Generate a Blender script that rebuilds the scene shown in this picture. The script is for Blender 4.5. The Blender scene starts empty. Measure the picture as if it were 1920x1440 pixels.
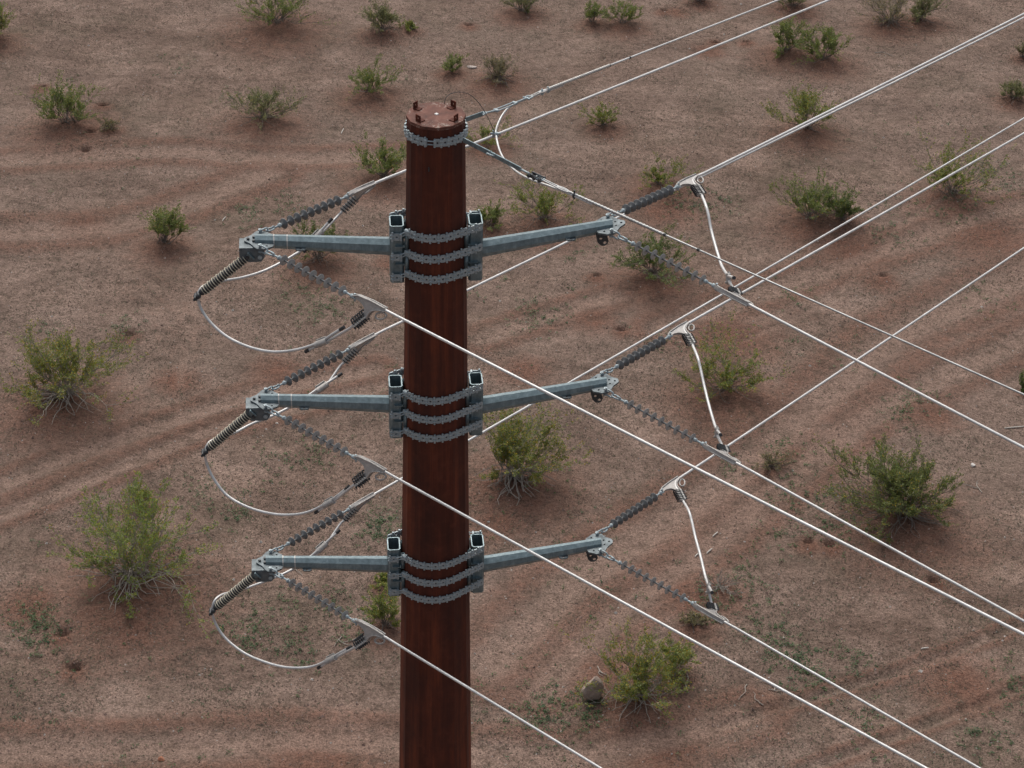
import bpy, bmesh, math, random
import numpy as np
from math import sin, cos, pi as PI
from mathutils import Vector as V, Matrix
from mathutils.geometry import tessellate_polygon

# ---------------------------------------------------------------- camera, sky, sun, exposure
SCN = bpy.context.scene
COL = SCN.collection
CAM = [[0.99968, -0.0253, -0.0, 0.85308], [0.01386, 0.54739, -0.83676, -19.3502], [0.02117, 0.8365, 0.54756, 31.37054]]
cam = bpy.data.cameras.new('camera'); cam.sensor_width = 36; cam.lens = 36*3880/1920; cam.clip_start = .5; cam.clip_end = 4000
co = bpy.data.objects.new('camera', cam); COL.objects.link(co); SCN.camera = co
co.matrix_world = Matrix([*CAM, (0, 0, 0, 1)])
SUN_EL, SUN_AZ = 52, -12                                    # degrees; azimuth from +Y towards +X
world = bpy.data.worlds.new('World'); SCN.world = world; world.use_nodes = True
wn = world.node_tree; bg = wn.nodes['Background']
sky = wn.nodes.new('ShaderNodeTexSky'); sky.sky_type = 'NISHITA'; sky.sun_disc = False
sky.sun_elevation = math.radians(SUN_EL); sky.sun_rotation = math.radians(SUN_AZ); sky.air_density = 1.0; sky.dust_density = 6.0; sky.ozone_density = 1.0
hs = wn.nodes.new('ShaderNodeHueSaturation'); hs.inputs['Saturation'].default_value = .45      # overcast: the sky is nearly neutral
wn.links.new(sky.outputs[0], hs.inputs['Color']); wn.links.new(hs.outputs[0], bg.inputs[0]); bg.inputs[1].default_value = .12
sl = bpy.data.lights.new('sun', 'SUN'); sl.energy = .75; sl.angle = math.radians(32); sl.color = (1.0, .95, .87)
so = bpy.data.objects.new('sun', sl); COL.objects.link(so)
sdir = V((sin(math.radians(SUN_AZ))*cos(math.radians(SUN_EL)), cos(math.radians(SUN_AZ))*cos(math.radians(SUN_EL)), sin(math.radians(SUN_EL))))
so.rotation_euler = sdir.to_track_quat('Z', 'Y').to_euler(); so.location = (0, 20, 60)
SCN.view_settings.view_transform = 'Standard'; SCN.view_settings.look = 'None'; SCN.view_settings.gamma = 1; SCN.view_settings.exposure = 0.22

# ---------------------------------------------------------------- measured positions, metres
ZT = (20.77, 18.74, 16.46)                                  # tops of the bracket tubes
U0 = (.42, .45, .493)                                       # their distance from the pole axis
LINES = {
  'R1B': ((1.842, 0.365, 20.65), 37.0, -0.1308, 10.41, -1.014),
  'R1A': ((1.878, 0.026, 20.65), 130.5, -0.075, 5.04, -0.395),
  'R2B': ((1.872, 0.368, 18.62), 37.0, -0.1042, 11.11, -1.158),
  'R2A': ((1.907, 0.03, 18.62), 130.5, -0.0504, 5.35, -0.309),
  'R3B': ((1.915, 0.372, 16.34), 37.0, -0.1098, 11.83, -1.193),
  'R3A': ((1.95, 0.034, 16.34), 130.5, -0.0118, 5.14, -0.142),
  'L1B': ((-1.867, -0.035, 20.57), 37.0, -0.0864, 12.13, -1.2),
  'L1A': ((-1.833, -0.354, 20.57), 130.5, -0.0208, 9.1, -0.083),
  'L2B': ((-1.896, -0.038, 18.54), 37.0, -0.0788, 19.64, -1.891),
  'L2A': ((-1.863, -0.357, 18.54), 130.5, -0.0023, 8.48, 0.066),
  'L3B': ((-1.939, -0.043, 16.26), 37.0, -0.1061, 20.55, -1.955),
  'L3A': ((-1.906, -0.361, 16.26), 130.5, 0.0076, 4.96, 0.068),
}
POSTS = {0: ((-1.955, -0.336, 20.474), (-2.517, -0.395, 20.001)), 1: ((-2.026, -0.344, 18.478), (-2.558, -0.4, 17.973)), 2: ((-2.079, -0.349, 16.192), (-2.613, -0.405, 15.675))}
JUMPERS = {
  'L1A': [(-2.533, -0.377, 19.964), (-2.492, -0.422, 19.839), (-2.367, -0.546, 19.734), (-2.179, -0.704, 19.67), (-1.948, -0.862, 19.659), (-1.721, -0.985, 19.684), (-1.527, -1.071, 19.744), (-1.322, -1.145, 19.84), (-1.132, -1.2, 19.961), (-1.017, -1.227, 20.063), (-0.911, -1.249, 20.154)],
  'L1B': [(-2.521, -0.403, 20.012), (-2.49, -0.341, 20.056), (-2.434, -0.237, 20.036), (-2.284, 0.004, 19.952), (-2.138, 0.201, 19.875), (-1.947, 0.418, 19.829), (-1.773, 0.584, 19.841), (-1.607, 0.722, 19.886), (-1.537, 0.775, 19.916), (-1.365, 0.894, 20.052), (-1.226, 0.98, 20.185)],
  'R1': [(2.927, 1.204, 20.488), (2.956, 1.059, 20.471), (2.982, 0.918, 20.421), (3.008, 0.761, 20.326), (3.039, 0.546, 20.266), (3.066, 0.327, 20.236), (3.087, 0.107, 20.236), (3.111, -0.299, 20.356), (3.115, -0.843, 20.638)],
  'L2A': [(-2.578, -0.378, 17.935), (-2.56, -0.398, 17.796), (-2.476, -0.484, 17.646), (-2.306, -0.637, 17.526), (-2.044, -0.828, 17.512), (-1.76, -0.987, 17.553), (-1.513, -1.094, 17.631), (-1.303, -1.165, 17.745), (-1.107, -1.217, 17.914), (-0.997, -1.241, 18.025), (-0.901, -1.26, 18.135)],
  'L2B': [(-2.556, -0.396, 18.014), (-2.522, -0.329, 18.042), (-2.417, -0.146, 17.983), (-2.278, 0.063, 17.917), (-2.125, 0.257, 17.9), (-1.91, 0.485, 17.867), (-1.731, 0.645, 17.884), (-1.597, 0.751, 17.919), (-1.485, 0.831, 17.966), (-1.372, 0.906, 18.018), (-1.264, 0.972, 18.06), (-1.173, 1.024, 18.104)],
  'R2': [(2.969, 1.163, 18.511), (3.003, 0.987, 18.498), (3.029, 0.839, 18.446), (3.061, 0.624, 18.369), (3.098, 0.326, 18.308), (3.131, -0.07, 18.32), (3.143, -0.314, 18.379), (3.148, -0.677, 18.558)],
  'L3A': [(-2.63, -0.387, 15.634), (-2.588, -0.431, 15.493), (-2.458, -0.557, 15.374), (-2.223, -0.747, 15.322), (-1.962, -0.913, 15.334), (-1.707, -1.039, 15.37), (-1.469, -1.131, 15.45), (-1.307, -1.181, 15.542), (-1.145, -1.223, 15.686), (-1.034, -1.247, 15.79), (-0.932, -1.266, 15.881)],
  'L3B': [(-2.621, -0.422, 15.705), (-2.591, -0.362, 15.778), (-2.527, -0.246, 15.775), (-2.431, -0.089, 15.695), (-2.321, 0.069, 15.616), (-2.223, 0.195, 15.567), (-2.001, 0.438, 15.503), (-1.802, 0.619, 15.491), (-1.579, 0.792, 15.57), (-1.438, 0.886, 15.667), (-1.333, 0.951, 15.745), (-1.247, 1.001, 15.809)],
  'R3': [(3.009, 1.182, 16.251), (3.047, 0.981, 16.287), (3.078, 0.803, 16.259), (3.113, 0.562, 16.193), (3.151, 0.23, 16.184), (3.181, -0.179, 16.202), (3.191, -0.485, 16.304), (3.188, -0.908, 16.537)],
}
SA = [(0.287, -0.245, 21.844), (0.577, -0.493, 21.819), (0.933, -0.797, 21.78), (1.067, -0.912, 21.777), (1.254, -1.071, 21.764), (2.052, -1.753, 21.711), (3.25, -2.776, 21.69), (5.247, -4.482, 21.664)]
SB = [(0.289, 0.384, 21.761), (0.469, 0.622, 21.725), (0.608, 0.806, 21.678), (0.805, 1.068, 21.646), (0.949, 1.259, 21.624), (1.065, 1.413, 21.612), (1.608, 2.133, 21.519), (4.132, 5.483, 21.079)]
SJ = [(0.948, 1.24, 21.632), (0.805, 1.12, 21.609), (0.687, 0.98, 21.558), (0.623, 0.76, 21.511), (0.615, 0.6, 21.495), (0.655, 0.3, 21.47), (0.716, 0.05, 21.473), (0.796, -0.2, 21.511), (0.897, -0.48, 21.578), (1.016, -0.74, 21.656), (1.196, -1.03, 21.759)]
GL = [(0.08, 0.27, 22.025), (0.1, 0.3, 22.066), (0.165, 0.34, 22.091), (0.264, 0.38, 22.081), (0.358, 0.42, 22.022), (0.442, 0.47, 21.903), (0.51, 0.52, 21.763), (0.568, 0.56, 21.62), (0.609, 0.6, 21.495)]
LUGS = [(-0.219, 0.139), (0.172, 0.187), (-0.175, -0.172), (0.211, -0.137)]
BUSHES = [
  (-18.42, 50.58, 1.67, 1.29, 'yellow', 'yellow-green creosote bush half cut off by the left edge at the top'),
  (-8.25, 52.57, 2.77, 0.94, 'green', 'dense green creosote bush at the top left, cut off by the upper edge'),
  (-4.28, 52.13, 1.4, 0.94, 'olive', 'thin upright creosote bush with fine branches, above and left of the pole top'),
  (-3.3, 52.39, 0.77, 0.19, 'yellow', 'low yellowish sprig on bare soil right beside a thin upright bush'),
  (0.86, 54.25, 1.53, 0.69, 'olive', 'grey-green creosote bush at the upper edge, above the pole top'),
  (3.53, 53.36, 0.96, 0.61, 'green', 'smaller left bush of a close pair of green bushes near the upper edge'),
  (4.67, 53.28, 1.37, 0.59, 'green', 'larger right bush of a close pair of green bushes near the upper edge'),
  (7.74, 55.83, 1.08, 0.42, 'dry', 'sparse bush at the upper edge, just above the top shield wire'),
  (11.36, 55.64, 1.46, 0.56, 'olive', 'olive bush at the upper edge between the shield wire and the conductor below it'),
  (14.87, 54.23, 1.85, 0.83, 'dry', 'grey-olive straggly bush with bare twigs, left one of two touching bushes at top right'),
  (16.01, 54.5, 1.44, 0.85, 'olive', 'grey-olive straggly bush, right one of two touching bushes at top right'),
  (10.62, 51.36, 1.97, 0.92, 'green', 'dense green bush standing left of a paler bush under the top conductors'),
  (11.92, 50.74, 1.87, 0.89, 'green', 'pale green bush touching a denser bush on its left under the top conductors'),
  (-14.3, 43.77, 2.51, 0.9, 'green', 'lush green bush leaning to the left at the upper left, beside two burrow holes'),
  (-12.92, 43.53, 0.82, 0.25, 'dry', 'small dry plant just right of the lush leaning green bush'),
  (-7.84, 44.55, 2.16, 0.73, 'olive', 'pale olive bush with bare twigs left of the pole, in the middle of open ground'),
  (-4.38, 46.96, 1.84, 0.64, 'green', 'low green bush just left of the pole top'),
  (-1.57, 48.86, 0.96, 0.43, 'green', 'small round green bush left of a flat pale rock'),
  (0.05, 48.24, 1.73, 0.63, 'dry', 'olive bush of bare twigs right of a flat pale rock'),
  (-3.51, 40.48, 1.98, 0.93, 'green', 'bright green bush partly hidden by the left edge of the pole below the top band'),
  (-0.17, 43.13, 1.31, 0.3, 'yellow', 'low yellowish bush behind the bright conductor just right of the pole'),
  (3.78, 44.64, 1.16, 0.54, 'yellow', 'small lone yellow-green bush on a single stem right of the pole top'),
  (10.67, 44.71, 1.87, 1.08, 'yellow', 'yellow flowering bush crossed by two nearly touching conductors'),
  (18.35, 47.51, 1.25, 0.56, 'olive', 'grey-green bush cut off by the right edge, below the upper conductors'),
  (19.34, 51.28, 0.76, 0.44, 'dry', 'faint dry twiggy bush at the right edge near the top'),
  (-9.91, 35.92, 1.45, 1.04, 'green', 'rounded green bush alone on the ground left of the top crossarm'),
  (-5.07, 34.88, 1.69, 0.79, 'dark', 'dark green bush below the upper left crossarm'),
  (1.73, 37.81, 1.87, 0.74, 'yellow', 'rounded yellow-green bush just above the upper right crossarm'),
  (-0.07, 37.37, 1.25, 0.59, 'green', 'green bush right behind the upper right bracket tube'),
  (5.5, 40.23, 1.81, 0.37, 'yellow', 'low yellow-green bush beside the uppermost right insulator'),
  (10.13, 38.32, 2.15, 0.93, 'green', 'larger left bush of a pair of green bushes above two parallel conductors'),
  (11.14, 38.31, 1.42, 0.76, 'dark', 'smaller right bush of a pair, partly crossed by two parallel conductors'),
  (14.85, 40.14, 2.2, 0.82, 'yellow', 'yellow-green bush crossed by two parallel conductors on the right'),
  (4.98, 34.53, 2.12, 0.99, 'dark', 'dark green bush behind the insulator below the upper right crossarm'),
  (-11.29, 27.23, 2.8, 1.35, 'flower', 'wide yellow flowering bush at the left edge, left of the middle crossarm'),
  (6.71, 28.27, 2.43, 0.75, 'yellow', 'broad green bush crossed by the vertical jumper right of the middle crossarm'),
  (0.95, 23.92, 2.59, 1.56, 'flower', 'large yellow-green bush with pale spreading roots right of the pole, between two crossarms'),
  (-8.11, 19.62, 3.25, 1.4, 'tall', 'tallest bright green bush with tangled pale stems at lower left'),
  (-8.39, 22.62, 0.71, 0.43, 'yellow', 'small round bush directly behind the tallest bush at lower left'),
  (10.79, 22.91, 2.86, 1.02, 'dense', 'dense dome-shaped dark green bush at right, above two long conductors'),
  (3.91, 15.7, 2.05, 0.99, 'flower', 'yellow-green bush with bare forked stems right beside the pale boulder'),
  (4.7, 16.58, 0.92, 0.81, 'yellow', 'upright thin bush rising behind the bush next to the boulder'),
  (-1.98, 18.13, 0.91, 0.8, 'yellow', 'yellow bush peeking out left of the pole below the lowest crossarm'),
  (5.96, 19.72, 1.14, 0.24, 'dead', 'small dead leafless bush of grey twigs beside the lowest right clamp'),
  (7.68, 24.78, 0.99, 0.2, 'dry', 'low olive tuft on bare soil just right of the middle right clamp'),
  (15.04, 28.84, 0.34, 0.49, 'dark', 'dark sliver of a bush cut off by the right edge at mid height'),
  (5.29, 18.36, 0.86, 0.18, 'dry', 'flat yellow-green plant on the ground under the lowest right clamp'),
  (-2.11, 19.76, 0.59, 0.13, 'yellow', 'tiny yellow sprig left of the pole above a yellow bush'),
]
WEEDS = [(-4.777, 32.011, 0.78, 90), (-5.485, 32.883, 0.94, 60), (-7.513, 38.024, 0.76, 70), (-6.277, 38.265, 0.84, 60), (1.58, 32.32, 0.78, 60), (-10.318, 30.86, 0.61, 60), (-12.405, 30.615, 0.46, 20), (16.508, 41.684, 1.06, 110), (14.867, 39.208, 0.85, 60), (12.439, 37.681, 1.0, 60), (13.372, 39.486, 1.03, 50), (-10.225, 17.94, 0.75, 110), (-9.881, 17.473, 0.49, 60), (9.085, 23.135, 0.95, 90), (7.912, 23.659, 0.82, 60), (7.528, 17.11, 0.74, 150), (7.971, 16.666, 0.49, 60), (2.109, 15.369, 0.66, 110), (2.82, 15.134, 0.42, 60), (-2.273, 22.207, 0.6, 80), (-5.236, 17.942, 0.69, 70), (-5.066, 17.565, 0.62, 50), (8.899, 17.256, 0.49, 40), (-3.908, 17.137, 0.61, 60), (-6.98, 22.343, 0.67, 30), (-5.979, 22.386, 0.54, 50), (-5.202, 24.504, 0.83, 60), (-4.278, 25.027, 0.56, 50), (6.597, 30.519, 1.06, 40), (5.102, 31.02, 0.61, 30), (-3.243, 48.623, 0.76, 15), (-9.271, 46.498, 0.75, 20), (-14.965, 47.033, 0.75, 25), (-11.515, 49.036, 0.77, 25), (7.186, 39.158, 0.85, 70), (6.341, 39.292, 0.68, 60), (6.485, 24.774, 0.56, 30), (11.477, 27.488, 0.73, 60), (12.076, 28.568, 0.59, 40), (8.238, 25.578, 0.56, 40), (1.514, 15.172, 0.71, 70), (-0.172, 33.764, 0.95, 30), (2.717, 36.165, 0.82, 30), (12.448, 16.471, 0.61, 60), (11.373, 14.505, 0.7, 60), (8.845, 14.924, 0.71, 40), (-7.094, 20.386, 0.52, 10), (-2.757, 18.137, 0.63, 50), (-3.324, 18.901, 0.51, 40), (-4.355, 19.06, 0.51, 30), (-2.502, 21.647, 0.53, 50), (-7.004, 23.483, 0.55, 30), (6.896, 18.321, 0.75, 70), (5.69, 19.06, 0.64, 70), (6.665, 20.113, 0.78, 60), (7.605, 21.849, 0.67, 40), (8.943, 21.904, 0.8, 40), (1.581, 32.022, 0.93, 40), (14.783, 33.883, 0.8, 40), (9.345, 33.614, 0.79, 30), (-7.776, 21.427, 2.64, 30), (3.841, 13.897, 2.32, 40), (0.309, 15.833, 1.44, 40), (0.906, 24.771, 2.23, 30), (-2.901, 27.356, 2.9, 40), (-12.653, 41.417, 2.63, 20), (14.162, 44.903, 2.74, 30), (9.069, 30.921, 2.29, 40), (2.285, 22.735, 1.62, 30), (3.172, 20.178, 1.55, 50), (-5.835, 15.073, 2.37, 40), (-10.487, 21.098, 1.58, 10), (-9.745, 15.633, 0.96, 25)]
TRACKS = [([(-12.852, 22.772), (-10.389, 24.759), (-8.117, 26.348), (-5.861, 27.878), (-3.022, 29.089)], 0.35), ([(-12.567, 21.555), (-9.549, 23.958), (-7.072, 26.016), (-4.909, 27.135), (-2.24, 28.446)], 0.3), ([(0.647, 16.939), (2.003, 19.113), (3.318, 20.812), (4.829, 22.283), (7.045, 24.798), (9.685, 28.326), (12.273, 31.947), (17.101, 35.909)], 0.7), ([(1.63, 16.062), (3.001, 18.168), (4.452, 19.818), (5.854, 21.559), (8.119, 24.369), (10.928, 27.723), (16.341, 32.142)], 0.5), ([(5.651, 14.893), (8.784, 16.332), (10.759, 17.327), (14.13, 19.295)], 0.16), ([(7.283, 13.527), (9.771, 14.787), (13.238, 16.774)], 0.16), ([(-10.684, 13.502), (-7.155, 13.747), (-3.15, 14.228), (1.521, 13.813), (3.854, 14.231), (6.265, 15.175)], 0.5), ([(-17.067, 40.791), (-11.005, 42.089), (-7.425, 41.706), (-2.885, 42.346)], 0.5), ([(5.129, 31.603), (7.753, 33.536), (11.219, 35.938), (14.89, 38.327), (18.469, 40.119)], 0.5), ([(-15.994, 36.203), (-12.644, 36.716), (-10.346, 37.874), (-7.297, 40.574)], 0.6), ([(-0.092, 30.772), (2.203, 32.351), (3.788, 33.34)], 0.4), ([(-9.915, 33.591), (-9.124, 32.551), (-8.492, 30.371), (-8.232, 27.902)], 0.22), ([(-8.93, 35.24), (-8.54, 32.732), (-8.196, 30.101)], 0.2), ([(-10.31, 33.105), (-9.441, 32.082), (-8.898, 30.352)], 0.2), ([(18.562, 43.146), (13.216, 38.414), (10.302, 33.662), (7.559, 31.137)], 0.22)]
STICKS = [(-5.116, 44.013, -5.095, 44.197, -5.137, 43.829), (-8.288, 37.529, -8.254, 37.652, -8.322, 37.406), (6.026, 21.936, 6.092, 22.027, 5.96, 21.846), (5.521, 21.094, 5.579, 21.182, 5.463, 21.006), (5.835, 21.256, 5.907, 21.356, 5.762, 21.157), (14.535, 27.059, 14.883, 27.138, 14.188, 26.98), (10.603, 17.679, 10.691, 17.692, 10.514, 17.666)]
ROCKS = [(2.804, 15.571), (13.018, 25.13), (-0.876, 49.266), (-6.503, 13.423)]
HOLES = [(-15.891, 46.978), (-13.469, 42.029), (-13.505, 45.48), (12.042, 35.135), (8.099, 52.267), (-10.083, 30.639), (9.277, 52.34), (-9.433, 17.586), (-8.935, 16.406), (8.326, 21.748), (8.859, 21.64), (3.971, 31.547), (6.316, 54.908), (-1.092, 53.121), (-13.518, 43.253), (3.308, 34.569), (11.223, 20.297)]
SANDS = [(-7.823, 17.745, 1.49), (-10.367, 18.621, 1.39), (6.944, 31.108, 2.45), (5.63, 38.719, 1.86), (15.586, 37.501, 2.67), (11.302, 36.605, 2.31), (5.331, 19.447, 1.54), (3.331, 16.489, 1.58), (8.072, 25.326, 1.27), (12.209, 27.521, 1.31), (-5.672, 28.829, 1.19), (-8.388, 28.162, 1.03), (-2.784, 34.903, 0.97), (11.867, 34.679, 0.96), (7.822, 51.383, 0.98), (6.821, 54.786, 0.82), (0.54, 22.214, 1.34), (-3.067, 13.318, 2.29), (4.43, 14.085, 1.75), (11.225, 16.425, 1.58), (1.143, 29.146, 1.19), (-12.543, 37.064, 1.33), (3.134, 32.097, 1.24)]
TWIGS = [(6.351, 16.241, 0.73), (4.996, 15.831, 0.6), (2.972, 16.751, 0.37), (6.653, 15.539, 0.6), (13.022, 23.877, 0.69), (6.821, 16.078, 0.48), (-7.707, 20.152, 0.52), (-4.224, 20.294, 0.39), (-2.974, 17.742, 0.5), (13.943, 51.52, 0.99), (8.234, 15.774, 0.48), (5.327, 17.306, 0.37), (6.552, 20.315, 0.52), (5.262, 20.471, 0.39), (8.355, 47.972, 0.57), (-9.253, 33.938, 0.48), (12.329, 42.027, 0.53), (9.478, 36.512, 0.66), (5.227, 27.465, 0.44), (14.046, 31.447, 0.62)]

# ---------------------------------------------------------------- helpers
def srgb(r, g, b):
    f = lambda c: (c/255/12.92) if c/255 <= .04045 else ((c/255+.055)/1.055)**2.4
    return (f(r), f(g), f(b), 1)
def unit(v):
    v = V(v); return v.normalized()
def frame(o, x, y):
    """4x4 with origin o, x axis x, y axis made square to x"""
    x = unit(x); y = V(y); y = (y - x*y.dot(x)).normalized(); z = x.cross(y)
    return Matrix(((x.x, y.x, z.x, o[0]), (x.y, y.y, z.y, o[1]), (x.z, y.z, z.z, o[2]), (0, 0, 0, 1)))
class MB:
    """collects shapes into one mesh"""
    def __init__(s): s.v = []; s.f = []; s.smooth = []
    def add(s, vs, fs, m=None, smooth=False):
        n = len(s.v)
        s.v += [tuple((m @ V(p)) if m else p) for p in vs]
        s.f += [tuple(i+n for i in f) for f in fs]; s.smooth += [smooth]*len(fs); return s
    def box(s, c, d, m=None, bev=0.0):
        x, y, z = d[0]/2, d[1]/2, d[2]/2
        b = min(bev, x*.45, y*.45, z*.45)
        if b <= 0:
            vs = [(c[0]+i*x, c[1]+j*y, c[2]+k*z) for i in (-1, 1) for j in (-1, 1) for k in (-1, 1)]
            return s.add(vs, [(0,1,3,2),(4,6,7,5),(0,4,5,1),(2,3,7,6),(0,2,6,4),(1,5,7,3)], m)
        bm = bmesh.new(); bmesh.ops.create_cube(bm, size=1)
        for q in bm.verts: q.co = V((c[0]+q.co.x*d[0], c[1]+q.co.y*d[1], c[2]+q.co.z*d[2]))
        bmesh.ops.bevel(bm, geom=bm.edges[:], offset=b, segments=1, affect='EDGES')
        bm.verts.index_update()
        s.add([q.co[:] for q in bm.verts], [[q.index for q in f.verts] for f in bm.faces], m); bm.free(); return s
    def tube(s, pts, r, n=8, m=None, cap=True, closed=False, smooth=True, lobes=None, sx=1.0):
        pts = [V(p) for p in pts]; k = len(pts)
        rr = r if isinstance(r, (list, tuple)) else [r]*k
        vs = []; fs = []
        t0 = (pts[1]-pts[0]).normalized()
        up = V((0, 0, 1)) if abs(t0.z) < .9 else V((1, 0, 0))
        nrm = (up - t0*up.dot(t0)).normalized()
        for i in range(k):
            if closed: t = pts[(i+1) % k]-pts[i-1]
            else: t = pts[min(i+1, k-1)]-pts[max(i-1, 0)]
            t.normalize(); nrm = (nrm - t*nrm.dot(t)).normalized(); b = t.cross(nrm)
            for j in range(n):
                a = 2*PI*j/n; q = 1.0
                if lobes: q = 1+.16*cos(lobes[0]*a); a += i*lobes[1]
                vs.append(tuple(pts[i]+(nrm*cos(a)+b*sin(a)*sx)*rr[i]*q))
        for i in range(k if closed else k-1):
            for j in range(n):
                a = i*n+j; b_ = i*n+(j+1) % n; c = ((i+1) % k)*n+(j+1) % n; d = ((i+1) % k)*n+j
                fs.append((a, b_, c, d))
        s.add(vs, fs, m, smooth)
        if cap and not closed:
            s.add(vs[:n], [tuple(range(n))[::-1]], m); s.add(vs[-n:], [tuple(range(n))], m)
        return s
    def lathe(s, prof, n=20, m=None, smooth=True, caps=True):
        """profile (x, r) turned round the local x axis"""
        vs = [(x, r*cos(2*PI*j/n), r*sin(2*PI*j/n)) for x, r in prof for j in range(n)]
        fs = [(i*n+j, (i+1)*n+j, (i+1)*n+(j+1) % n, i*n+(j+1) % n) for i in range(len(prof)-1) for j in range(n)]
        s.add(vs, fs, m, smooth)
        if caps:
            s.add(vs[:n], [tuple(range(n))], m); s.add(vs[-n:], [tuple(range(n))[::-1]], m)
        return s
    def plate(s, outline, holes, th, m=None):
        """outline in local xy, holes (x, y, r), thickness th about z = 0"""
        loops = [[V((p[0], p[1], 0)) for p in outline]]
        for hx, hy, hr in holes:
            loops.append([V((hx+hr*cos(-2*PI*j/10), hy+hr*sin(-2*PI*j/10), 0)) for j in range(10)])
        tri = tessellate_polygon(loops); flat = [p for l in loops for p in l]; n = len(flat)
        vs = [(p.x, p.y, th/2) for p in flat]+[(p.x, p.y, -th/2) for p in flat]
        fs = []
        for t in tri:
            a, b, c = (flat[i] for i in t)
            t = tuple(t) if (b-a).cross(c-a).z > 0 else tuple(t)[::-1]
            fs.append(t); fs.append(tuple(i+n for i in t[::-1]))
        o = 0
        for l in loops:
            k = len(l)
            for j in range(k):
                a, b = o+j, o+(j+1) % k; fs.append((a, a+n, b+n, b))
            o += k
        # outer loops run anticlockwise, hole loops clockwise
        return s.add(vs, fs, m)
    def build(s, name, mat, parent=None, recalc=False):
        me = bpy.data.meshes.new(name); me.from_pydata(s.v, [], s.f); me.update()
        me.polygons.foreach_set('use_smooth', s.smooth)
        if recalc:
            bm = bmesh.new(); bm.from_mesh(me); bmesh.ops.recalc_face_normals(bm, faces=bm.faces); bm.to_mesh(me); bm.free()
        me.materials.append(mat)
        o = bpy.data.objects.new(name, me); COL.objects.link(o)
        if parent: o.parent = parent
        return o
def thing(name, label, cat, mat=None, group=None):
    o = bpy.data.objects.new(name, None); COL.objects.link(o); o.empty_display_size = .2
    if mat is not None: o.matrix_world = mat
    o['label'] = label; o['category'] = cat
    if group: o['group'] = group
    return o
def tag(o, label, cat, group=None):
    o['label'] = label; o['category'] = cat
    if group: o['group'] = group
    return o
KIDS = {}
def copy_thing(o, label, mat):
    c = o.copy(); COL.objects.link(c); c.matrix_world = mat; c['label'] = label
    for ch in o.children:
        k = ch.copy(); COL.objects.link(k); k.parent = c; k.matrix_parent_inverse = Matrix()
        for g in ch.children:
            q = g.copy(); COL.objects.link(q); q.parent = k; q.matrix_parent_inverse = Matrix()
    return c
def smooth_path(pts, n=6):
    """Catmull-Rom through the points"""
    P = [V(p) for p in pts]; P = [P[0]*2-P[1]]+P+[P[-1]*2-P[-2]]; out = []
    for i in range(1, len(P)-2):
        a, b, c, d = P[i-1:i+3]
        for k in range(n):
            t = k/n
            out.append(.5*((2*b)+(c-a)*t+(2*a-5*b+4*c-d)*t*t+(3*b-a-3*c+d)*t**3))
    out.append(P[-2]); return out

# ---------------------------------------------------------------- materials
def new_mat(name):
    m = bpy.data.materials.new(name); m.use_nodes = True; nt = m.node_tree
    return m, nt, nt.nodes['Principled BSDF']
def N(nt, typ, **kw):
    n = nt.nodes.new(typ)
    for k, v in kw.items():
        if k.startswith('i_'): n.inputs[k[2:].replace('_', ' ')].default_value = v
        else: setattr(n, k, v)
    return n
def ramp(nt, src, stops):
    r = N(nt, 'ShaderNodeValToRGB'); e = r.color_ramp.elements
    while len(e) < len(stops): e.new(.5)
    for k, (p, c) in enumerate(stops):
        e[k].position = p; e[k].color = c if len(c) == 4 else (*c, 1)
    nt.links.new(src, r.inputs[0]); return r
def mixc(nt, fac, a, b, mode='MIX'):
    n = N(nt, 'ShaderNodeMix', data_type='RGBA', blend_type=mode)
    for key, val in ((0, fac), (6, a), (7, b)):
        if hasattr(val, 'is_output') or hasattr(val, 'links'): nt.links.new(val, n.inputs[key])
        else: n.inputs[key].default_value = val
    return n.outputs[2]
def coords(nt, scale=(1, 1, 1), kind='Object'):
    t = N(nt, 'ShaderNodeTexCoord'); mp = N(nt, 'ShaderNodeMapping'); mp.inputs['Scale'].default_value = scale
    nt.links.new(t.outputs[kind], mp.inputs[0]); return mp.outputs[0]
def noise(nt, vec, scale, detail=4, rough=.55):
    n = N(nt, 'ShaderNodeTexNoise'); n.inputs['Scale'].default_value = scale
    n.inputs['Detail'].default_value = detail; n.inputs['Roughness'].default_value = rough
    nt.links.new(vec, n.inputs['Vector']); return n.outputs['Fac']
def bump(nt, b, h, strength, dist):
    n = N(nt, 'ShaderNodeBump'); n.inputs['Strength'].default_value = strength; n.inputs['Distance'].default_value = dist
    nt.links.new(h, n.inputs['Height']); nt.links.new(n.outputs[0], b.inputs['Normal'])

def metal(name, c1, c2, met, rough, scale=14, streak=True):
    m, nt, b = new_mat(name); vec = coords(nt)
    f = noise(nt, vec, scale, 5, .65)
    col = ramp(nt, f, [(.3, c1), (.72, c2)]).outputs[0]
    if streak:
        g = noise(nt, coords(nt, (26, 26, 2.2)), 1.0, 4, .6)
        col = mixc(nt, ramp(nt, g, [(.5, (0,0,0)), (.75, (.55,.55,.55))]).outputs[0], col, (c2[0]*1.35, c2[1]*1.35, c2[2]*1.35, 1))
    nt.links.new(col, b.inputs['Base Color'])
    r = ramp(nt, f, [(.3, (rough+.1,)*3), (.75, (rough-.08,)*3)]).outputs[0]
    nt.links.new(r, b.inputs['Roughness']); b.inputs['Metallic'].default_value = met
    bump(nt, b, f, .15, .003); return m
GALV = metal('galvanised_steel', (.122, .172, .192), (.240, .312, .336), .5, .40)
GALVP = metal('dull_galvanised_plate', (.085, .105, .115), (.165, .195, .21), .4, .55)
GALV2 = metal('chain_steel', (.27, .33, .355), (.45, .52, .545), .3, .5, 30, False)
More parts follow.
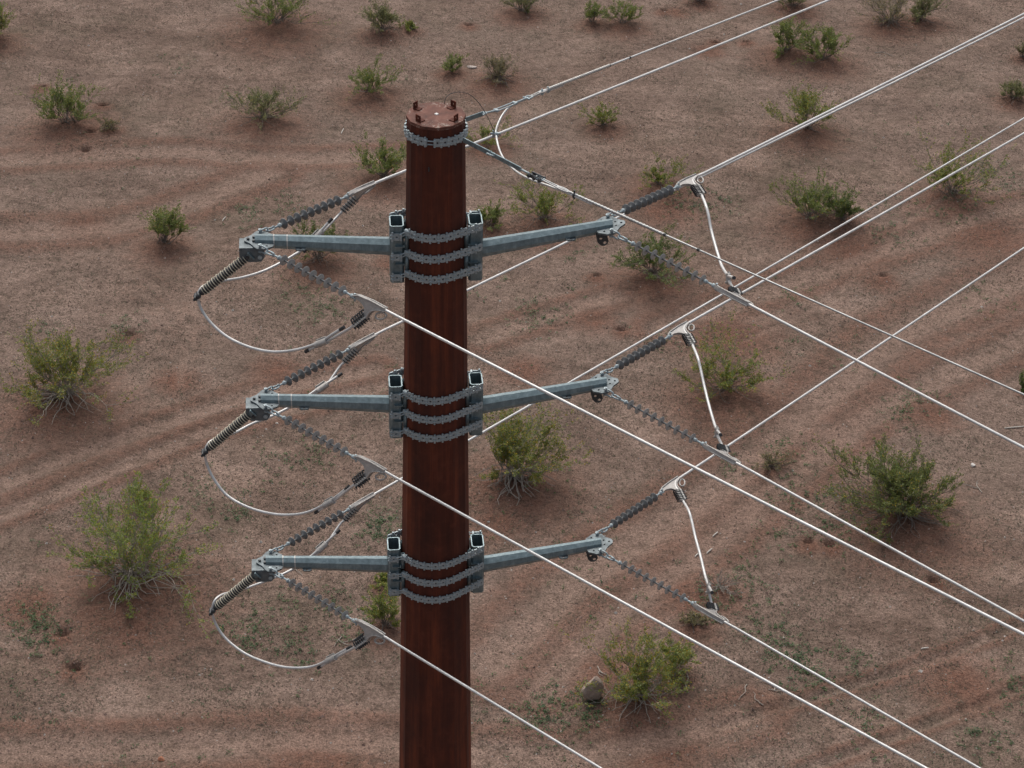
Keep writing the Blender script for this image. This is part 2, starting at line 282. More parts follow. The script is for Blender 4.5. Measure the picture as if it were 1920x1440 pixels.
DARKST = metal('dark_hardware_steel', (.035, .038, .042), (.10, .108, .115), .5, .5, 40, False)
UBOLT = metal('u_bolt_steel', (.025, .027, .03), (.075, .08, .085), .5, .5, 40, False)
ALU = metal('aluminium_casting', (.42, .41, .39), (.62, .61, .58), .35, .42, 30, False)
CAST = metal('weathered_casting', (.33, .315, .30), (.50, .48, .455), .3, .5, 30, False)
def wire_mat():
    m, nt, b = new_mat('aluminium_conductor'); vec = coords(nt)
    f = noise(nt, vec, 5, 3); nt.links.new(ramp(nt, f, [(.3, (.54,.54,.535)), (.7, (.70,.70,.69))]).outputs[0], b.inputs['Base Color'])
    b.inputs['Metallic'].default_value = .45; b.inputs['Roughness'].default_value = .50
    return m
WIRE = wire_mat()
STRAND = metal('steel_strand', (.34, .345, .345), (.52, .52, .515), .5, .45, 9, False)
def plain(name, c, rough=.6, met=0.0, var=.25, scale=20):
    m, nt, b = new_mat(name); f = noise(nt, coords(nt), scale, 4)
    lo = tuple(x*(1-var) for x in c); hi = tuple(x*(1+var) for x in c)
    nt.links.new(ramp(nt, f, [(.3, lo), (.7, hi)]).outputs[0], b.inputs['Base Color'])
    b.inputs['Roughness'].default_value = rough; b.inputs['Metallic'].default_value = met; return m
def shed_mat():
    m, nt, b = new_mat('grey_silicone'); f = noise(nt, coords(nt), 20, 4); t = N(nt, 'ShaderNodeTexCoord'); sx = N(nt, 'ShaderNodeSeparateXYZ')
    nt.links.new(t.outputs['Normal'], sx.inputs[0])        # the side turned to the line gets a paler grey
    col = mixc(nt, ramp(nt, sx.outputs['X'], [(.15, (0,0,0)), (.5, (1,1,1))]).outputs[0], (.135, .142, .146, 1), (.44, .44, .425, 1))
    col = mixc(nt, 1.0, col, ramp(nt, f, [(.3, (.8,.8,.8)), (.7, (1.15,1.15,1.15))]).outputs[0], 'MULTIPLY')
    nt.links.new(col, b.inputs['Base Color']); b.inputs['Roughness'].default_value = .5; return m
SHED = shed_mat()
def pshed_mat():
    m, nt, b = new_mat('rimmed_polymer'); t = N(nt, 'ShaderNodeTexCoord'); mp = N(nt, 'ShaderNodeMapping'); mp.inputs['Scale'].default_value = (0, 1, 1)
    ln = N(nt, 'ShaderNodeVectorMath', operation='LENGTH'); nt.links.new(t.outputs['Object'], mp.inputs[0]); nt.links.new(mp.outputs[0], ln.inputs[0])
    nt.links.new(ramp(nt, ln.outputs['Value'], [(.0475, (.085,.085,.08)), (.0515, (.62,.57,.45))]).outputs[0], b.inputs['Base Color']); b.inputs['Roughness'].default_value = .5; return m
PSHED = pshed_mat()                                         # dark ribs with a pale rim
PCORE = plain('dark_polymer', (.035, .037, .04), .5, 0, .2)
BLACK = plain('black_rubber', (.012, .012, .013), .6)
def rust_mat():
    m, nt, b = new_mat('weathering_steel')
    g = noise(nt, coords(nt, (5, 5, .22)), 1.0, 6, .7)
    h = noise(nt, coords(nt, (24, 24, .5)), 1.0, 4, .6)
    k = noise(nt, coords(nt, (1, 1, 1)), 9, 5, .6)
    col = ramp(nt, g, [(.34, (.058,.018,.012)), (.50, (.105,.028,.016)), (.64, (.195,.050,.023))]).outputs[0]
    col = mixc(nt, ramp(nt, h, [(.5, (0,0,0)), (.85, (.4,.4,.4))]).outputs[0], col, (.030,.012,.010,1))
    col = mixc(nt, ramp(nt, k, [(.50, (0,0,0)), (.72, (.5,.5,.5))]).outputs[0], col, (.150,.044,.026,1))
    k2 = noise(nt, coords(nt, (1, 1, .5)), 2.2, 6, .7)
    col = mixc(nt, ramp(nt, k2, [(.44, (.0,.0,.0)), (.66, (.60,.60,.60))]).outputs[0], col, (.042,.018,.015,1))
    nt.links.new(col, b.inputs['Base Color']); b.inputs['Roughness'].default_value = .75; b.inputs['Specular IOR Level'].default_value = .22
    bump(nt, b, k, .12, .004); return m
RUST = rust_mat()
def cap_mat():
    m, nt, b = new_mat('rusty_cap'); vec = coords(nt)
    k = noise(nt, vec, 7, 6, .65); s = noise(nt, vec, 26, 4, .7); e = noise(nt, vec, 3.2, 3, .5)
    col = ramp(nt, k, [(.32, (.082,.034,.025)), (.55, (.165,.064,.045)), (.75, (.24,.10,.07))]).outputs[0]
    # pale droppings and bare patches near the rim
    t = N(nt, 'ShaderNodeTexCoord'); ln = N(nt, 'ShaderNodeVectorMath', operation='LENGTH')
    mp = N(nt, 'ShaderNodeMapping'); mp.inputs['Scale'].default_value = (1, 1, 0)
    nt.links.new(t.outputs['Object'], mp.inputs[0]); nt.links.new(mp.outputs[0], ln.inputs[0])
    rim = ramp(nt, ln.outputs['Value'], [(.12, (0.05,0.05,0.05)), (.27, (1,1,1))]).outputs[0]
    sp = ramp(nt, s, [(.54, (0,0,0)), (.60, (.9,.9,.9))]).outputs[0]
    side = ramp(nt, e, [(.44, (.0,.0,.0)), (.56, (1,1,1))]).outputs[0]
    mk = mixc(nt, 1.0, mixc(nt, 1.0, rim, sp, 'MULTIPLY'), side, 'MULTIPLY')
    col = mixc(nt, mk, col, (.40,.34,.29,1))
    nt.links.new(col, b.inputs['Base Color']); b.inputs['Roughness'].default_value = .7; b.inputs['Specular IOR Level'].default_value = .25
    bump(nt, b, s, .2, .004); return m
CAPM = cap_mat()
def leaf_mat():
    m, nt, b = new_mat('creosote_leaf')
    a = N(nt, 'ShaderNodeAttribute', attribute_name='tint')
    nt.links.new(a.outputs['Color'], b.inputs['Base Color']); b.inputs['Roughness'].default_value = .6
    tr = N(nt, 'ShaderNodeBsdfTranslucent'); mx = N(nt, 'ShaderNodeMixShader'); mx.inputs[0].default_value = .40
    nt.links.new(a.outputs['Color'], tr.inputs[0]); out = nt.nodes['Material Output']
    nt.links.new(b.outputs[0], mx.inputs[1]); nt.links.new(tr.outputs[0], mx.inputs[2]); nt.links.new(mx.outputs[0], out.inputs[0])
    return m
LEAF = leaf_mat()
STEM = plain('grey_bark', (.20, .165, .14), .85, 0, .45, 6)
DEADWOOD = plain('bleached_wood', (.34, .30, .26), .85, 0, .3, 10)
def tint_mat(name, rough=.9):
    m, nt, b = new_mat(name); a = N(nt, 'ShaderNodeAttribute', attribute_name='tint')
    nt.links.new(a.outputs['Color'], b.inputs['Base Color']); b.inputs['Roughness'].default_value = rough; return m
TINT = tint_mat('dry_plant_and_grit')

def ground_mat():
    m, nt, b = new_mat('desert_soil'); vec = coords(nt)
    big = noise(nt, vec, .09, 5, .6); mid = noise(nt, vec, .55, 5, .62); sm = noise(nt, vec, 3.2, 5, .7)
    fine = noise(nt, vec, 11, 4, .8); grit = noise(nt, vec, 24, 2, .8)
    base = ramp(nt, mid, [(.32, SOIL_D), (.5, SOIL_M), (.66, SOIL_L)]).outputs[0]
    # wind- and wheel-drawn streaks, and patches darkened by a film of dead weeds
    tc = N(nt, 'ShaderNodeTexCoord'); mp = N(nt, 'ShaderNodeMapping'); mp.inputs['Rotation'].default_value = (0, 0, math.radians(-38)); mp.inputs['Scale'].default_value = (.16, .85, 1)
    wp = N(nt, 'ShaderNodeVectorMath', operation='MULTIPLY_ADD'); nz = N(nt, 'ShaderNodeTexNoise'); nz.inputs['Scale'].default_value = .12; nt.links.new(vec, nz.inputs['Vector'])
    nt.links.new(nz.outputs['Color'], wp.inputs[0]); wp.inputs[1].default_value = (7, 7, 0); nt.links.new(tc.outputs['Object'], wp.inputs[2]); nt.links.new(wp.outputs[0], mp.inputs[0])
    stz = noise(nt, mp.outputs[0], 1.0, 6, .6)
    base = mixc(nt, 1.0, base, ramp(nt, stz, [(.34, (.74,.72,.71)), (.5, (1,1,1)), (.66, (1.17,1.16,1.15))]).outputs[0], 'MULTIPLY')
    wf = noise(nt, coords(nt, (1, 1, 1)), .3, 8, .72)
    base = mixc(nt, ramp(nt, wf, [(.50, (0,0,0)), (.66, (.55,.55,.55))]).outputs[0], base, SOIL_W)
    base = mixc(nt, ramp(nt, big, [(.38, (0,0,0)), (.62, (.55,.55,.55))]).outputs[0], base, SOIL_P)
    sa = N(nt, 'ShaderNodeAttribute', attribute_name='sand'); tk = N(nt, 'ShaderNodeAttribute', attribute_name='track')
    # red loose soil where bushes and burrows stand, its edge broken by noise
    ad = N(nt, 'ShaderNodeMath', operation='MULTIPLY_ADD'); nt.links.new(sm, ad.inputs[0]); ad.inputs[1].default_value = .7
    nt.links.new(sa.outputs['Fac'], ad.inputs[2])
    redm = ramp(nt, ad.outputs[0], [(.50, (0,0,0)), (1.0, (1,1,1))]).outputs[0]
    base = mixc(nt, redm, base, SOIL_R)
    at = N(nt, 'ShaderNodeMath', operation='MULTIPLY_ADD'); nt.links.new(mid, at.inputs[0]); at.inputs[1].default_value = .5
    nt.links.new(tk.outputs['Fac'], at.inputs[2])
    base = mixc(nt, ramp(nt, at.outputs[0], [(.45, (0,0,0)), (1.1, (.72,.72,.72))]).outputs[0], base, SOIL_T)
    sp = ramp(nt, sm, [(.34, (.66,.66,.64)), (.5, (1,1,1)), (.7, (1.13,1.13,1.13))]).outputs[0]
    base = mixc(nt, 1.0, base, sp, 'MULTIPLY')
    sp = ramp(nt, fine, [(.34, (.58,.57,.56)), (.46, (.95,.95,.95)), (.58, (1.05,1.05,1.05)), (.70, (1.36,1.36,1.34))]).outputs[0]
    base = mixc(nt, 1.0, base, sp, 'MULTIPLY')
    sp = ramp(nt, grit, [(.34, (.58,.57,.56)), (.5, (1,1,1)), (.66, (1.34,1.34,1.34))]).outputs[0]
    base = mixc(nt, .9, base, sp, 'MULTIPLY')
    nt.links.new(base, b.inputs['Base Color']); b.inputs['Roughness'].default_value = .95
    b.inputs['Specular IOR Level'].default_value = .15
    h = N(nt, 'ShaderNodeMath', operation='MULTIPLY_ADD'); nt.links.new(fine, h.inputs[0]); h.inputs[1].default_value = .5; nt.links.new(sm, h.inputs[2])
    bump(nt, b, h.outputs[0], .9, .09); return m
SOIL_D = (.145, .099, .077, 1); SOIL_M = (.205, .141, .111, 1); SOIL_L = (.275, .196, .158, 1)
SOIL_P = (.250, .183, .150, 1); SOIL_R = (.178, .094, .067, 1); SOIL_T = (.270, .185, .146, 1); SOIL_W = (.125, .099, .070, 1)
GROUND = ground_mat()

# ---------------------------------------------------------------- ground
rng = np.random.default_rng(7)
WAVES = [(rng.uniform(.1, .9), rng.uniform(0, 2*PI), rng.uniform(0, 2*PI)) for _ in range(22)]
def seg_dist(x, y, pl):
    d = np.full(np.shape(x), 1e9)
    for (ax, ay), (bx, by) in zip(pl[:-1], pl[1:]):
        vx, vy = bx-ax, by-ay; t = np.clip(((x-ax)*vx+(y-ay)*vy)/(vx*vx+vy*vy), 0, 1)
        d = np.minimum(d, np.hypot(x-ax-t*vx, y-ay-t*vy))
    return d
def soft(pl):
    return [tuple(p)[:2] for p in smooth_path([(*p, 0) for p in pl], 5)]
TRK = [(soft(pl), w) for pl, w in TRACKS]
def fields(x, y):
    x = np.asarray(x, float); y = np.asarray(y, float)
    h = np.zeros_like(x); sand = np.zeros_like(x); track = np.zeros_like(x)
    for k, a, p in WAVES: h += .011/(k+.25)*np.sin(k*(x*cos(a)+y*sin(a))+p)
    for bx, by, w, hh, st, lb in BUSHES:
        q = ((x-bx)**2+(y-by)**2)/(w*.62)**2; h += .085*min(w, 2.2)*np.exp(-q)
        q2 = ((x-bx)**2+(y-by+.25*w)**2)/(w*.85)**2; sand = np.maximum(sand, .60*np.exp(-q2))
    for sx, sy, r in SANDS: sand = np.maximum(sand, .62*np.exp(-((x-sx)**2+(y-sy)**2)/(r*.8)**2))
    for pl, w in TRK:
        d = seg_dist(x, y, pl); g = np.exp(-(d/(w*.75))**2); track = np.maximum(track, g*(.25 if w < .19 else .5 if w < .24 else .9))
        h -= (.05 if w < .19 else .012 if w < .24 else .035)*g - (.03 if w < .19 else .01 if w < .24 else .03)*np.exp(-((d-w*1.5)/(w*.6))**2)
        sand = np.maximum(sand, (.20 if .19 < w < .24 else .45)*np.exp(-((d-w*1.5)/(w*.9))**2))
    for k, (hx, hy) in enumerate(HOLES):
        r = .11+.03*((k*7) % 3); d2 = (x-hx)**2+(y-hy)**2
        h += .06*np.exp(-((x-hx)**2+(y-hy+.22)**2)/(.26**2))-.42*np.exp(-d2/(r*.75)**2)
        sand = np.maximum(sand, .7*np.exp(-((x-hx)**2+(y-hy+.2)**2)/.45**2))
    return h, sand, track
def gz(x, y): return float(fields(np.array([x]), np.array([y]))[0][0])
def axis(lo, hi, step, far):
    a = np.arange(lo, hi+1e-6, step); g = []; d = step; p = hi
    while p < far: d *= 1.35; p += d; g.append(p)
    l = []; d = step; p = lo
    while p > -far: d *= 1.35; p -= d; l.append(p)
    return np.array(l[::-1]+list(a)+g)
gx = axis(-24, 25, .1, 900); gy = axis(9, 62, .1, 900)
X, Y = np.meshgrid(gx, gy); hh, sd, tr = fields(X, Y)
fadeout = np.clip(1-(np.maximum(np.abs(X)-60, 0)+np.maximum(np.abs(Y-30)-60, 0))/60, 0, 1); hh *= fadeout
nx, ny = len(gx), len(gy)
me = bpy.data.meshes.new('ground'); nv = nx*ny
me.vertices.add(nv); me.vertices.foreach_set('co', np.stack([X, Y, hh], -1).astype(np.float32).ravel())
I = np.arange(nv).reshape(ny, nx); quads = np.stack([I[:-1,:-1], I[:-1,1:], I[1:,1:], I[1:,:-1]], -1).reshape(-1, 4)
me.loops.add(quads.size); me.loops.foreach_set('vertex_index', quads.astype(np.int32).ravel())
me.polygons.add(len(quads)); me.polygons.foreach_set('loop_start', np.arange(0, quads.size, 4, dtype=np.int32))
me.polygons.foreach_set('use_smooth', np.ones(len(quads), dtype=bool)); me.update(calc_edges=True)
for nm, arr in (('sand', sd), ('track', tr)):
    at = me.attributes.new(nm, 'FLOAT', 'POINT'); at.data.foreach_set('value', arr.astype(np.float32).ravel())
me.materials.append(GROUND)
ground = bpy.data.objects.new('ground', me); COL.objects.link(ground); ground['kind'] = 'structure'

def tri_cloud(name, verts, cols, mat, per=3):
    """verts (n, per, 3), one colour per face"""
    n = len(verts); me = bpy.data.meshes.new(name)
    me.vertices.add(n*per); me.vertices.foreach_set('co', np.asarray(verts, np.float32).ravel())
    me.loops.add(n*per); me.loops.foreach_set('vertex_index', np.arange(n*per, dtype=np.int32))
    me.polygons.add(n); me.polygons.foreach_set('loop_start', np.arange(0, n*per, per, dtype=np.int32))
    me.update(calc_edges=True)
    ca = me.color_attributes.new('tint', 'FLOAT_COLOR', 'CORNER')
    c = np.ones((n, per, 4), np.float32); c[:, :, :3] = np.asarray(cols, np.float32)[:, None, :]
    ca.data.foreach_set('color', c.ravel()); me.materials.append(mat)
    o = bpy.data.objects.new(name, me); COL.objects.link(o); return o

def view_points(n, rg):
    """random ground points over the area round the line"""
    y = rg.uniform(11, 60, n); x = rg.uniform(-1, 1, n)*(8+.26*y)+.6
    return x, y
# dry weeds: tiny dead tufts all over the soil
rg = np.random.default_rng(11)
x, y = view_points(150000, rg); h, s, t = fields(x, y)
clump = np.sin(x*1.3+np.sin(y*.9)*2)+np.sin(y*1.7+np.sin(x*1.1)*2)+.8*np.sin(x*.37-y*.45)
keep = rg.uniform(0, 1, len(x)) < np.clip(.60+.30*clump-.7*s-.5*t, .05, 1)
x, y, h = x[keep], y[keep], h[keep]; n = len(x)
vv = []; cc = []
for k in range(3):
    a = rg.uniform(0, 2*PI, n); l = rg.uniform(.018, .055, n)*np.where(rg.uniform(0, 1, n) < .06, 1.7, 1); w = rg.uniform(.007, .016, n); up = rg.uniform(.008, .036, n)
    dx, dy = np.cos(a), np.sin(a)
    p0 = np.stack([x-dy*w, y+dx*w, h-.004], -1); p1 = np.stack([x+dy*w, y-dx*w, h-.004], -1); p2 = np.stack([x+dx*l, y+dy*l, h+up], -1)
    vv.append(np.stack([p0, p1, p2], 1))
    q = rg.uniform(0, 1, n)[:, None]; g = (rg.uniform(0, 1, n) < .30)[:, None]
    cc.append(np.where(g, (.070, .080, .046)+q*np.array((.06, .06, .03)), (.065, .050, .040)+q*np.array((.15, .115, .085))))
tf = tri_cloud('dry_weeds', np.concatenate(vv), np.concatenate(cc), TINT)
tf['label'] = 'tiny dead weed tufts scattered all over the desert soil'; tf['category'] = 'dry weeds'; tf['kind'] = 'stuff'
# pebbles: small four-sided stones
x, y = view_points(45000, rg); h, s, t = fields(x, y); n = len(x)
r = rg.uniform(.012, .034, n)*np.where(rg.uniform(0, 1, n) < .03, 1.8, 1); a = rg.uniform(0, 2*PI, n)
apex = np.stack([x+rg.normal(0, .2, n)*r, y+rg.normal(0, .2, n)*r, h+r*rg.uniform(.5, 1.1, n)], -1)
ring = [np.stack([x+r*np.cos(a+k*PI/2)*rg.uniform(.7, 1.2, n), y+r*np.sin(a+k*PI/2)*rg.uniform(.7, 1.2, n), h-.004], -1) for k in range(4)]
q = rg.uniform(0, 1, n)[:, None]; col = np.where(rg.uniform(0, 1, n)[:, None] < .06, (.5, .46, .42), (.16, .105, .082)+q*np.array((.20, .14, .115)))
pb = tri_cloud('pebbles', np.concatenate([np.stack([ring[k], ring[(k+1) % 4], apex], 1) for k in range(4)]), np.concatenate([col]*4), TINT)
pb['label'] = 'small stones strewn all over the desert soil'; pb['category'] = 'pebbles'; pb['kind'] = 'stuff'
# green weeds in patches
vv = []; cc = []
for wx, wy, wr, cnt in WEEDS:
    for _ in range(max(3, int(cnt*.75))):
        px, py = wx+rg.normal(0, .5)*wr, wy+rg.normal(0, .62)*wr*1.15; pz = gz(px, py)
        rr = rg.uniform(.03, .11)*(1 if rg.uniform() < .85 else 1.5); tone = rg.uniform(0, 1)
        base = np.array((.062, .122, .058))*(1-tone)+np.array((.115, .180, .064))*tone
        for _k in range(int(7+rr*60)):
            a = rg.uniform(0, 2*PI); d = rr*rg.uniform(0, 1)**.6; c = np.array((px+d*cos(a), py+d*sin(a), pz+rg.uniform(.01, .05+.3*rr)))
            u = rg.normal(0, 1, 3); u[2] *= .35; u /= np.linalg.norm(u); w2 = np.cross(u, rg.normal(0, .5, 3)+(0, 0, 1)); w2 /= np.linalg.norm(w2)
            L, Wd = rg.uniform(.013, .030), rg.uniform(.008, .017)
            vv.append((c-u*L, c+w2*Wd, c+u*L, c-w2*Wd)); cc.append(base*rg.uniform(.75, 1.3))
gw = tri_cloud('green_weeds', np.array(vv), np.array(cc), LEAF, 4)
gw['label'] = 'low green weeds growing in patches between the bushes'; gw['category'] = 'green weeds'; gw['kind'] = 'stuff'

# ---------------------------------------------------------------- pole
ROTZ = Matrix.Rotation(math.radians(6), 4, 'Z')            # local x runs along the crossarms
EX = ROTZ @ V((1, 0, 0)); EY = ROTZ @ V((0, 1, 0))
def prad(z): return .301+.0172*(22-z)
pole = thing('transmission_pole', 'tall twelve-sided rust-brown weathering steel pole carrying all the crossarms', 'utility pole', Matrix())
mb = MB(); ring = []
A0 = math.radians(-85)
for z in (-.6, 3, 6, 9, 12, 14, 16, 18, 20, 21.965):
    ring.append([(prad(z)*cos(A0+2*PI*j/12), prad(z)*sin(A0+2*PI*j/12), z) for j in range(12)])
vs = [p for r in ring for p in r]
mb.add(vs, [(i*12+j, i*12+(j+1) % 12, (i+1)*12+(j+1) % 12, (i+1)*12+j) for i in range(len(ring)-1) for j in range(12)])
mb.build('shaft', RUST, pole)
mb = MB(); rc = .308
out = [(rc*cos(A0+2*PI*j/12), rc*sin(A0+2*PI*j/12)) for j in range(12)]
mb.plate(out, [], .034)
cap = mb.build('cap_plate', CAPM, pole); cap.location = (0, 0, 21.983)
mb = MB(); mb.add([(-.026, 0, 0), (0, -.026, 0), (.026, 0, 0), (0, .026, 0), (-.022, 0, .008), (0, -.022, .008), (.022, 0, .008), (0, .022, .008)],
    [(4,5,6,7), (0,1,5,4), (1,2,6,5), (2,3,7,6), (3,0,4,7)])
plug = mb.build('vent_plug', plain('white_paint', (.75, .73, .70), .6), pole); plug.location = (.005, .01, 22.0)
for lx, ly in LUGS:
    a = math.atan2(ly, lx); lug = MB()
    lug.plate([(-.036, 0), (.036, 0), (.036, .075), (-.036, .075)], [(0, .042, .011)], .009, Matrix(((0,0,1,0),(1,0,0,0),(0,1,0,0),(0,0,0,1))))
    lug.box((-.036, 0, .005), (.062, .066, .009))
    o = lug.build('lifting_lug', RUST, pole); o.location = (lx, ly, 22.0); o.rotation_euler = (0, 0, a)
# small welded nut and hanging mark on the front of the shaft
nut = MB(); nut.tube([(0, 0, 0), (0, -.02, 0)], .014, 8, smooth=False)
o = nut.build('grounding_nut', RUST, pole); o.location = (-.07, -prad(21.62)*.965, 21.94-.12)
o = MB().box((0, 0, 0), (.012, .01, .05), None, .003).build('tag_clip', DARKST, pole); o.location = (-.06, -prad(21.5)*.965, 21.52)

# ---------------------------------------------------------------- crossarms
def rect_tube(mb, cx, w, d, z0, z1, wall=.013, bev=.022):
    def loop(hw, hd, b, z):
        return [(cx-hw+b, -hd, z), (cx+hw-b, -hd, z), (cx+hw, -hd+b, z), (cx+hw, hd-b, z), (cx+hw-b, hd, z), (cx-hw+b, hd, z), (cx-hw, hd-b, z), (cx-hw, -hd+b, z)]
    hw, hd = w/2, d/2
    L = [loop(hw, hd, bev, z0), loop(hw, hd, bev, z1), loop(hw-wall, hd-wall, bev*.7, z1), loop(hw-wall, hd-wall, bev*.7, z0)]
    vs = [p for l in L for p in l]; fs = []
    for a in range(4):
        b = (a+1) % 4
        for j in range(8): k = (j+1) % 8; fs.append((a*8+j, a*8+k, b*8+k, b*8+j))
    mb.add(vs, fs)
VZ = (-.03, -.278, -.525)                                   # heights of the three chain bands below the tube top
def make_arm(side, label):
    s = side
    t = thing('crossarm', label, 'crossarm', Matrix(), 'steel crossarms on the pole')
    mb = MB(); rect_tube(mb, 0, .15, .25, -.69, 0)
    mb.build('bracket_tube', GALV, t)
    for z in (-.235, -.45):
        for q in (-.142, .142): MB().box((-s*.03, q, z), (.10, .034, .010)).build('gusset', GALV, t)
    for v in (-.105, .105):                                  # short standing pipes between tube and pole
        for z0, z1 in ((-.27, -.06), (-.62, -.33)):
            p = MB(); x = -s*(.075+.028); n = 12
            vs = []
            for z, r in ((z0, .026), (z1, .026), (z1, .018), (z0, .018)):
                vs += [(x+r*cos(2*PI*j/n), v*1.15+r*sin(2*PI*j/n), z) for j in range(n)]
            p.add(vs, [(a*n+j, a*n+(j+1) % n, ((a+1) % 4)*n+(j+1) % n, ((a+1) % 4)*n+j) for a in range(4) for j in range(n)], None, True)
            p.build('bearing_pipe', GALV, t)
    z0, z1 = (-.36, -.118) if s > 0 else (-.305, -.195)
    xa, xb = s*.073, s*(1.475 if s > 0 else 1.50)
    n = 8
    def ringo(x, z, r): return [(x, r*cos(.183+2*PI*j/n), z+r*sin(.183+2*PI*j/n)) for j in range(n)]
    r0, r1 = .099, .070
    mb = MB(); vs = ringo(xa, z0, r0)+ringo(xb, z1, r1)
    mb.add(vs, [(j, (j+1) % n, n+(j+1) % n, n+j) for j in range(n)]); mb.add(vs[:n], [tuple(range(n))]); mb.add(vs[n:], [tuple(range(n))])
    mb.build('arm_tube', GALV, t, True)
    slope = (z1-z0)/(xb-xa)
    zc = lambda x: z0+(x-xa)*slope
    if s < 0:                                                # two bright weld seams near the tip
        for x in (-1.30, -1.16):
            f = (x-xa)/(xb-xa); r = r0+(r1-r0)*f+.0025; w = MB()
            vs = ringo(x-.006, zc(x), r)+ringo(x+.006, zc(x), r); w.add(vs, [(j, (j+1) % n, n+(j+1) % n, n+j) for j in range(n)])
            w.build('weld_seam', ALU, t, True)
    # tilted frame of the end plate: x outward, y across
    pm = Matrix(((s, 0, 0, 0), (0, 1, 0, 0), (slope*s, 0, 1, 0), (0, 0, 0, 1)))
    off = zc(0)
    pl = [(1.30, -.09), (1.31, -.13), (1.40, -.195), (1.47, -.20), (1.50, -.17), (1.545, -.09), (1.61, -.035), (1.615, .0), (1.61, .035), (1.545, .09), (1.50, .17), (1.47, .20), (1.40, .195), (1.31, .13), (1.30, .09)]
    hl = [(1.445, -.165, .014), (1.445, .165, .014), (1.375, -.125, .013), (1.375, .125, .013), (1.512, -.04, .013), (1.512, .04, .013), (1.572, 0, .014)]
    mb = MB(); mb.plate(pl, hl, .02, Matrix.Translation((0, 0, off)) @ pm); mb.build('end_plate', GALVP, t, True)
    for q in (-.165, .165):
        bolts = MB()
        m = Matrix.Translation((0, 0, off)) @ pm @ Matrix.Translation((1.445, q, 0))
        bolts.tube([(0, 0, -.05), (0, 0, .05)], .012, 8, m, smooth=False); bolts.tube([(0, 0, .032), (0, 0, .047)], .022, 6, m, smooth=False)
        bolts.tube([(0, 0, -.047), (0, 0, -.032)], .022, 6, m, smooth=False)
        bolts.build('plate_bolt', GALV2, t)
    for q in (-1, 1):                                        # eye tabs half way along the arm
        x = s*1.02; f = (x-xa)/(xb-xa); r = (r0+(r1-r0)*f)*.93
        o = MB(); o.plate([(-.055, -.01), (.055, -.01), (.055, .03), (.035, .052), (-.035, .052), (-.055, .03)], [(0, .026, .014)], .014,
            Matrix(((1, 0, 0, x), (0, q, 0, q*r), (0, 0, 1, zc(x)-.03), (0, 0, 0, 1))))
        o.build('eye_tab', GALVP, t, True)
    if s > 0:                                                # hanging plate with two holes under the tip
        o = MB(); o.plate([(-.07, .0), (.05, .0), (.075, -.09), (.06, -.125), (.03, -.145), (-.01, -.14), (-.045, -.10)], [(-.012, -.055, .017), (.035, -.108, .019)], .014,
            Matrix(((1, 0, 0, 1.36), (0, 0, 1, -.075), (0, 1, 0, zc(1.36)-.045), (0, 0, 0, 1))))
        o.build('hanger_plate', DARKST, t, True)
        o = MB(); o.box((1.37, 0, zc(1.37)-.08), (.10, .12, .05)); o.build('hanger_block', GALV, t)
    else:                                                    # folded box that carries the post insulator
        o = MB(); zt = zc(-1.55)-.013
        xl, xr = -1.665, -1.40
        o.plate([(xl, -.155), (-1.47, -.155), (-1.47, .06), (xl, .06)], [], .012, Matrix.Translation((0, 0, zt)))
        o.plate([(xl, 0), (xl, -.09), (xl+.05, -.155), (xr-.04, -.155), (xr, -.10), (xr, -.02), (xr-.03, 0)], [(xr-.05, -.10, .018)], .012,
            Matrix(((1, 0, 0, 0), (0, 0, -1, -.155), (0, 1, 0, zt-.006), (0, 0, 0, 1))))
        o.plate([(xl, 0), (xl, -.09), (xl+.05, -.155), (-1.47, -.155), (-1.47, 0)], [], .012, Matrix(((1, 0, 0, 0), (0, 0, -1, .055), (0, 1, 0, zt-.006), (0, 0, 0, 1))))
        o.plate([(-.155, 0), (.055, 0), (.055, -.09), (-.155, -.09)], [], .012, Matrix(((0, 0, 1, xl+.006), (1, 0, 0, 0), (0, 1, 0, zt-.006), (0, 0, 0, 1))))
        o.build('post_mount', GALVP, t, True)
        MB().tube([(xl+.085, -.158, zt-.10), (xl+.085, -.18, zt-.10)], .022, 6, smooth=False).build('mount_bolt', DARKST, t)
        MB().tube([(xr-.05, -.158, zt-.106), (xr-.05, -.172, zt-.106)], .024, 10, smooth=False).build('mount_bolt', GALV2, t)
        for q in ((-1.512, .04), (-1.512, -.04), (-1.572, 0)):
            MB().tube([(q[0], q[1], zc(q[0])+.010), (q[0], q[1], zc(q[0])+.03)], .016, 6, smooth=False).build('mount_bolt', DARKST, t)
    return t
LV = ('top', 'middle', 'lowest')
arms = {}
for s, nm in ((1, 'right'), (-1, 'left')):
    proto = None
    for i in range(3):
        lab = '%s %s crossarm of the pole, %s' % (LV[i], nm, 'ending in a bare holed plate' if s > 0 else 'with a ribbed post insulator at its tip')
        m = ROTZ.copy(); m.translation = EX*(s*U0[i])+V((0, 0, ZT[i]))
        if proto is None: proto = make_arm(s, lab); proto.matrix_world = m
        else: copy_thing(proto, lab, m)

